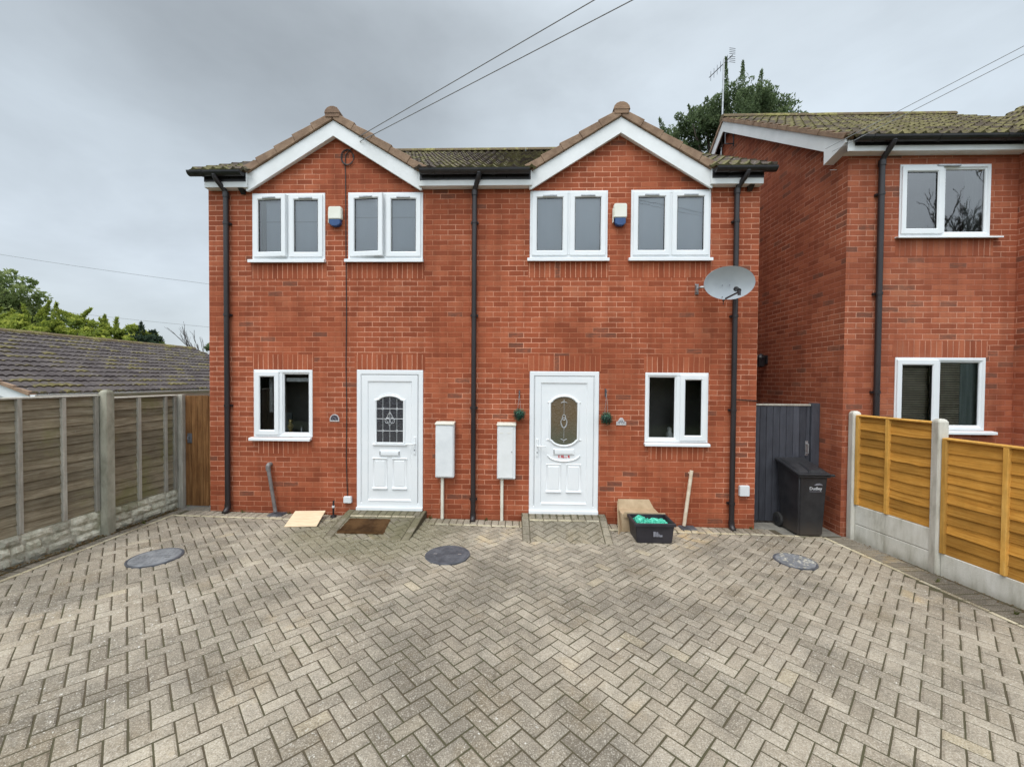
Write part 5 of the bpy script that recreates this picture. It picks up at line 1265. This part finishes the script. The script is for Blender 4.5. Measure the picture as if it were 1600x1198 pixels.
# ================================================================== OVERHEAD WIRES
def wire(name, p, q, sag, r, mat, lab, n=14):
    p, q = Vector(p), Vector(q); mb = MB(); mb.tube([p.lerp(q, i / n) - Vector((0, 0, sag * 4 * (i / n) * (1 - i / n))) for i in range(n + 1)], r, 5); tag(mb.build(name, mat, None), lab, 'cable', 'overhead cables')
wire('overhead_cable', (-2.54, -.02, 5.485), (19.7, -13.3, 7.0), .0, .0055, 'cable_far', 'upper of the two overhead cables rising from the left gable')
wire('overhead_cable', (-2.415, -.09, 5.42), (21.0, -12.9, 7.05), .0, .0055, 'cable_far', 'lower of the two overhead cables rising from the left gable')
wire('overhead_cable', (4.03, -.33, 5.115), (9.30, -5.5, 6.92), .0, .004, 'cable_far', 'upper of the two thin cables above the right-hand roof')
wire('overhead_cable', (4.12, -.33, 5.08), (9.36, -5.4, 6.86), .0, .004, 'cable_far', 'lower of the two thin cables above the right-hand roof')
wire('overhead_cable', (-36.2, 16, 9.9), (-10., 16, 6.3), .25, .009, 'cable_far', 'upper distant cable in the sky left of the houses')
wire('overhead_cable', (-36.2, 16, 6.9), (-10., 16, 4.2), .25, .008, 'cable_far', 'lower distant cable in the sky left of the houses')

# ================================================================== VEGETATION
def leaves(mb, rg, c, rad, n, size, squash=1., up=0., shade=(.1, .9)):
    c = Vector(c)
    for _ in range(n):
        while True:
            d = Vector((rg.uniform(-1, 1), rg.uniform(-1, 1), rg.uniform(-1, 1)))
            if d.length < 1: break
        rr_ = d.length; d = d.normalized() if rr_ > 1e-4 else Vector((0, 0, 1)); p = c + Vector((d.x, d.y, d.z * squash)) * rad * (rr_ ** .45)
        a = Vector((rg.gauss(0, 1), rg.gauss(0, 1), rg.gauss(0, 1) + up)).normalized(); b = a.cross(Vector((rg.gauss(0, 1), rg.gauss(0, 1), rg.gauss(0, 1)))).normalized(); s = size * rg.uniform(.6, 1.4)
        k = min(1, max(0, shade[0] + (shade[1] - shade[0]) * (.5 + .5 * d.z) * rr_ + rg.uniform(-.22, .22)))  # upper and outer leaves get a lighter colour, as if lit from above
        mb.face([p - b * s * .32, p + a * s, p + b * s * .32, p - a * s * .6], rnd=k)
def limbs(mb, rg, base, clumps, r0):
    base = Vector(base)
    for c, rad in clumps:
        c = Vector(c); mid = base.lerp(c, .5) + Vector((rg.uniform(-.2, .2), rg.uniform(-.2, .2), rg.uniform(-.1, .3))) * rad; mb.tube([base, mid, c], [r0 * .45, r0 * .28, r0 * .08], 6)
def tree(name, lab, cat, base, h_trunk, r0, clumps, leaf, n, size, seed, squash=.85, up=0., spikes=(), group=None):
    rg = random.Random(seed); t = thing(name, lab, cat, base, group); b = Vector(base); tp = b + Vector((0, 0, h_trunk))
    mb = MB(); mb.tube([b, b.lerp(tp, .5) + Vector((rg.uniform(-.06, .06), 0, 0)), tp], [r0, r0 * .8, r0 * .55], 10); limbs(mb, rg, tp, clumps, r0); mb.build('trunk', 'bark', t, smooth='all')
    mb = MB(); tot = sum(r_ ** 2 for _, r_ in clumps)
    for c, r_ in clumps:
        k = int(n * r_ * r_ / tot); sub = max(3, int(k / 90))
        for _ in range(sub):
            while True:
                d = Vector((rg.uniform(-1, 1), rg.uniform(-1, 1), rg.uniform(-1, 1)))
                if .35 < d.length < 1: break
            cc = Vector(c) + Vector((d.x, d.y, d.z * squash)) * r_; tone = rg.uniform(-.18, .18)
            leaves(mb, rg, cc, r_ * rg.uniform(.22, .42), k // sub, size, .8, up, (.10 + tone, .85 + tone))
    for p, q, w in spikes:
        p, q = Vector(p), Vector(q); m_ = int((q - p).length * 44); w = w * rg.uniform(.75, 1.35)
        for i in range(m_):
            f = i / m_; leaves(mb, rg, p.lerp(q, f), w * (1 - f * .85), 5, size * .8, 1., 1.2, (.25, .8))
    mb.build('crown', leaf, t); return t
# big conifer behind the houses
cl = []; rg = random.Random(11)
for k in range(40):
    a = rg.uniform(0, 6.28); z = rg.uniform(9.2, 14.3); rr_ = 3.0 * sqrt(max(.08, 1 - ((z - 11.2) / 3.6) ** 2)) * rg.uniform(.45, .95)
    cl.append(((9.45 + 1.22 * rr_ * cos(a), 13.5 + rr_ * sin(a), z), rg.uniform(.70, 1.15)))
sp = []
for k in range(38):
    a = rg.uniform(0, 6.28); rr_ = rg.uniform(.3, 3.1); z = 13.5 - .30 * rr_; L = rg.uniform(.5, 1.6) * (1.2 - .18 * rr_)
    p = Vector((9.45 + 1.24 * rr_ * cos(a), 13.5 + rr_ * sin(a), z)); sp.append((p, p + Vector((cos(a) * .42 * rr_ * .5 + rg.uniform(-.3, .3), sin(a) * .3, L)), .32))
for dx, dz, L in ((-.1, 14.4, 2.2), (.55, 14.3, 2.1), (1.25, 14.0, 2.0), (3.1, 12.6, 1.3), (3.5, 12.2, .9), (-2.6, 12.8, 1.1), (-1.5, 13.4, 1.1)):
    p = Vector((9.1 + dx, 13.0, dz)); sp.append((p, p + Vector((dx * .18, 0, L)), .22))
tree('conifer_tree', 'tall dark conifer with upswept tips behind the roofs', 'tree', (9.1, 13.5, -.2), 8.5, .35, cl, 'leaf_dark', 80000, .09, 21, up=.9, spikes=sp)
# broadleaf tree at the far left
rg = random.Random(4); cl = []
for k in range(26):
    a = rg.uniform(0, 6.28); z = rg.uniform(1.6, 6.4); rr_ = 3.3 * sqrt(max(.05, 1 - ((z - 3.6) / 3.9) ** 2)) * rg.uniform(.5, .95); cl.append(((-27.6 + rr_ * cos(a), 15 + rr_ * sin(a), z), rg.uniform(.8, 1.3)))
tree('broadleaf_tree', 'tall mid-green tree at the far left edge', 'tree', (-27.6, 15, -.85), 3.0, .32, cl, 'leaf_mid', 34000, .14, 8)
# golden shrubs beyond the bungalow
for i, (x, z, rr_, lab) in enumerate(((-24.6, 4.05, 1.15, 'golden-green shrub beyond the bungalow roof, leftmost of the row'), (-22.6, 4.25, 1.35, 'brightest golden shrub beyond the bungalow roof, second of the row'), (-20.6, 4.1, 1.3, 'golden-green shrub beyond the bungalow roof, third of the row'), (-18.7, 3.75, 1.2, 'low golden-green shrub beyond the bungalow roof, beside the dark one'))):
    rg = random.Random(30 + i); cl = [((x + rg.uniform(-1, 1) * rr_, 12.5 + rg.uniform(-.8, .8), z - abs(rg.gauss(0, .4))), rr_ * rg.uniform(.45, .7)) for _ in range(12)]
    sp = [((x + rg.uniform(-1, 1), 12.3, z + .4), (x + rg.uniform(-1, 1), 12.3, z + rg.uniform(.8, 1.25)), .14) for _ in range(4)]
    tree('golden_shrub', lab, 'shrub', (x, 12.5, -.85), 2.8, .12, cl, 'leaf_gold', 5200, .13, 40 + i, up=.4, spikes=sp, group='golden shrubs beyond the bungalow')
rg = random.Random(60); cl = [((-17.3 + rg.uniform(-.7, .7), 12.4 + rg.uniform(-.5, .5), 3.45 + rg.uniform(-.9, .5)), rg.uniform(.45, .65)) for _ in range(11)]
tree('evergreen_shrub', 'small dark green evergreen right of the golden shrubs', 'shrub', (-17.3, 12.4, -.85), 2.4, .12, cl, 'leaf_blue', 5200, .11, 61, up=.8, spikes=[((-17.5, 12.2, 3.9), (-17.5, 12.2, 4.5), .16)])
rg = random.Random(70); cl = [((-14.2 + rg.uniform(-1.1, 1.1), 13.0, 2.75 + rg.uniform(-.5, .45)), rg.uniform(.4, .55)) for _ in range(7)]
tree('low_shrub', 'low dark shrub behind the far end of the bungalow roof', 'shrub', (-14.2, 13.0, -.85), 1.9, .10, cl, 'leaf_dark', 2600, .11, 71)
def bare(lab, base, H, seed, r0, spread=.5, depth=5):
    rg = random.Random(seed); t = thing('bare_tree', lab, 'tree', base); mt = MB(); mc = MB()
    def grow(p, d, L, r_, lv_):
        q = p + d * L; m = p.lerp(q, .5) + Vector((rg.uniform(-1, 1), rg.uniform(-1, 1), 0)) * L * .05; (mt if lv_ == depth else mc).tube([p, m, q], [r_, r_ * .85, r_ * .65], 6 if lv_ > 2 else 4, caps=False)
        if lv_ == 0: return
        for k in range(rg.choice((2, 3, 3)) if lv_ > 1 else 3):
            nd = (d + Vector((rg.uniform(-1, 1), rg.uniform(-1, 1), rg.uniform(-.1, .7))) * spread).normalized(); grow(p.lerp(q, rg.uniform(.55, 1.)), nd, L * rg.uniform(.58, .82), r_ * .58, lv_ - 1)
    grow(Vector(base), Vector((0, 0, 1)), H, r0, depth); mt.build('trunk', 'twig', t); mc.build('crown', 'twig', t)
bare('leafless grey tree peeping out beside the left corner of the houses', (-15.6, 14.5, -.85), 2.2, 5, .10, .42)
bare('large leafless tree across the way, mirrored in the upstairs window', (22.5, -17, -.2), 5.0, 9, .34, .62, 6)
# dead leaves along the foot of the left fence, weeds at the wall
rg = random.Random(2); mb = MB()
for k in range(900):
    y = .05 - 3.2 * rg.random(); x = fx(y) + .06 + abs(rg.gauss(0, .05)); 
    if abs(y + .99) < .06 and x < -5.25: continue
    z = gz(x) + rg.uniform(.002, .014); a = rg.uniform(0, 6.28); s = rg.uniform(.006, .02); p = Vector((x, y, z)); u = Vector((cos(a), sin(a), rg.uniform(-.3, .4))) * s; v = Vector((-sin(a), cos(a), rg.uniform(-.3, .3))) * s * .6
    mb.face([p - v, p + u, p + v, p - u], rnd=rg.random() * .8)
for k in range(260):
    y = -.25 - 3. * rg.random(); x = fr_(y) - .03 - abs(rg.gauss(0, .06)); z = gz(x) + rg.uniform(.002, .01); a = rg.uniform(0, 6.28); s = rg.uniform(.005, .013); p = Vector((x, y, z)); u = Vector((cos(a), sin(a), .2)) * s; v = Vector((-sin(a), cos(a), .1)) * s * .6
    mb.face([p - v, p + u, p + v, p - u], rnd=rg.random() * .4)
tag(mb.build('fallen_leaves', 'litter', None), 'dead leaves and crumbs along the feet of both fences', 'leaf litter', kind='stuff')
mb = MB()
for x, y in ((-2.98, -.03), (-3.03, -.035), (-2.6, -.03), (-3.5, -.03), (2.2, -.03), (-4.2, -.04), (3.3, -.03), (-.55, -.03), (-1.38, -.03), (-5.2, -.6), (-5.22, -1.5), (4.48, -1.5), (4.6, -2.1)):
    for k in range(14):
        a = rg.uniform(0, 6.28); L = rg.uniform(.02, .07); p = Vector((x + rg.uniform(-.02, .02), y + rg.uniform(-.015, .01), gz(x) - .005)); d = Vector((cos(a) * .5, -abs(sin(a)) * .5, 1)).normalized() * L; s = Vector((cos(a + 1.5), sin(a + 1.5), 0)) * .005; mb.face([p - s, p + s, p + d + s * .2, p + d - s * .2], rnd=rg.random())
tag(mb.build('weeds', 'weed', None), 'small weeds in the joints along the walls and fences', 'weeds', kind='stuff')
# foliage bank added behind the viewpoint to give the lower panes a dark reflection
hd_ = thing('added_hedge', 'long dark foliage bank added across the road to darken the downstairs panes', 'added_hedge', (0, -15, -.2))
mb = MB(); mb.box(-16, 38, -16.2, -15.2, -.3, 2.9); mb.build('core', 'leaf_blue', hd_)
rg = random.Random(77); mb = MB()
for k in range(14000):
    x = rg.uniform(-16, 38); z = rg.uniform(-.2, 3.3); p = Vector((x, -15.1 + rg.uniform(-.25, .2), z)); a = Vector((rg.gauss(0, 1), rg.gauss(0, .5), rg.gauss(0, 1))).normalized(); b = a.orthogonal().normalized(); s = rg.uniform(.06, .16); mb.face([p - b * s * .5, p + a * s, p + b * s * .5, p - a * s], rnd=rg.random())
mb.build('foliage', 'leaf_dark', hd_)

# ================================================================== SKY, SUN, CAMERA
wd = bpy.data.worlds.new('World'); SC.world = wd; wd.use_nodes = True
t = NT(wd.node_tree); t.n.clear()
out = t.new('ShaderNodeOutputWorld'); bgn = t.new('ShaderNodeBackground'); bgn.inputs['Strength'].default_value = .1; t.l.new(bgn.outputs[0], out.inputs[0])
SUN_EL, SUN_AZ = radians(63), radians(205)       # azimuth measured clockwise from +Y: behind the camera, a little left
sky = t.new('ShaderNodeTexSky', sky_type='NISHITA'); sky.sun_disc = False; sky.sun_elevation = SUN_EL; sky.sun_rotation = SUN_AZ; sky.air_density = 1.; sky.dust_density = 4.
tc = t.new('ShaderNodeTexCoord'); dv_ = tc.outputs['Generated']; dx, dy, dz = t.sep(dv_)
zc = t.m('MAXIMUM', dz, 0.)
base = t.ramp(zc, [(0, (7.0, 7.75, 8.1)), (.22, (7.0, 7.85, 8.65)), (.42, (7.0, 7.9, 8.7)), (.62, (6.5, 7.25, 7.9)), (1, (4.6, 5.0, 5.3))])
n1_ = t.noise(t.comb(dx, dy, t.m('MULTIPLY', dz, 1.9)), 1.5, 6, .56, .35)
n2_ = t.noise(t.comb(t.m('ADD', dx, 3.1), dy, t.m('MULTIPLY', dz, 2.4)), 3.6, 5, .55, .5)
mod = t.m('ADD', t.ss(n1_, .30, .70, .90, 1.14), t.m('MULTIPLY', t.m('SUBTRACT', n2_, .5), .26))
# heavy cloud bank high on the left
hl = t.m('MULTIPLY', t.m('MULTIPLY', t.m('MULTIPLY', t.ss(dx, .12, -.26), t.ss(dx, -.85, -.42, .55, 1.)), t.ss(dz, .20, .52)), t.ss(dy, .0, .3))
mod = t.m('MULTIPLY', mod, t.m('SUBTRACT', 1., t.m('MULTIPLY', hl, .36)))
# unseen sky overhead and behind the viewpoint boosted to brighten the house front
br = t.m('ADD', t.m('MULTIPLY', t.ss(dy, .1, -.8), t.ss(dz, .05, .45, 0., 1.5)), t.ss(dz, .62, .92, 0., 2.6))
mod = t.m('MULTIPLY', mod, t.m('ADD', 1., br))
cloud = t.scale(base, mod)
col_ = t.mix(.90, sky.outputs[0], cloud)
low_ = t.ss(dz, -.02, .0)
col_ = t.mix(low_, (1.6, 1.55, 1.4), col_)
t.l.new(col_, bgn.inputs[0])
sl = bpy.data.lights.new('sun', 'SUN'); sl.energy = 1.9; sl.angle = radians(30); sl.color = (1., .97, .92)
so = bpy.data.objects.new('sun', sl); COL.objects.link(so)
sdir = Vector((sin(SUN_AZ) * cos(SUN_EL), cos(SUN_AZ) * cos(SUN_EL), sin(SUN_EL)))
so.rotation_euler = sdir.to_track_quat('Z', 'Y').to_euler(); so.location = sdir * 30

cd = bpy.data.cameras.new('camera'); cam = bpy.data.objects.new('camera', cd); COL.objects.link(cam); SC.camera = cam
F_PX, YAW, PITCH, ROLL = 640.18, .0301, .0187, .00702
cd.sensor_fit = 'HORIZONTAL'; cd.sensor_width = 36.; cd.lens = F_PX / 1600 * 36; cd.shift_y = 6.218 / 1600; cd.clip_start = .05; cd.clip_end = 2000
cy_, sy_, cp_, sp_, cr_, sr_ = cos(YAW), sin(YAW), cos(PITCH), sin(PITCH), cos(ROLL), sin(ROLL)
f0 = Vector((-sy_, cy_, 0)); r0_ = Vector((cy_, sy_, 0)); u0 = Vector((0, 0, 1)); fw_ = f0 * cp_ - u0 * sp_; u1 = u0 * cp_ + f0 * sp_; rr0 = r0_ * cr_ + u1 * sr_; uu0 = u1 * cr_ - r0_ * sr_
cam.matrix_world = Matrix(((rr0.x, uu0.x, -fw_.x, 0), (rr0.y, uu0.y, -fw_.y, -6.0346), (rr0.z, uu0.z, -fw_.z, 1.98), (0, 0, 0, 1)))

SC.render.engine = 'CYCLES'
SC.view_settings.view_transform = 'Standard'; SC.view_settings.look = 'None'; SC.view_settings.exposure = 0.; SC.view_settings.gamma = 1.
SC.cycles.use_denoising = True; SC.cycles.max_bounces = 8; SC.cycles.transparent_max_bounces = 12
try: SC.cycles.denoiser = 'OPENIMAGEDENOISE'; SC.cycles.denoising_input_passes = 'RGB_ALBEDO_NORMAL'
except Exception: pass
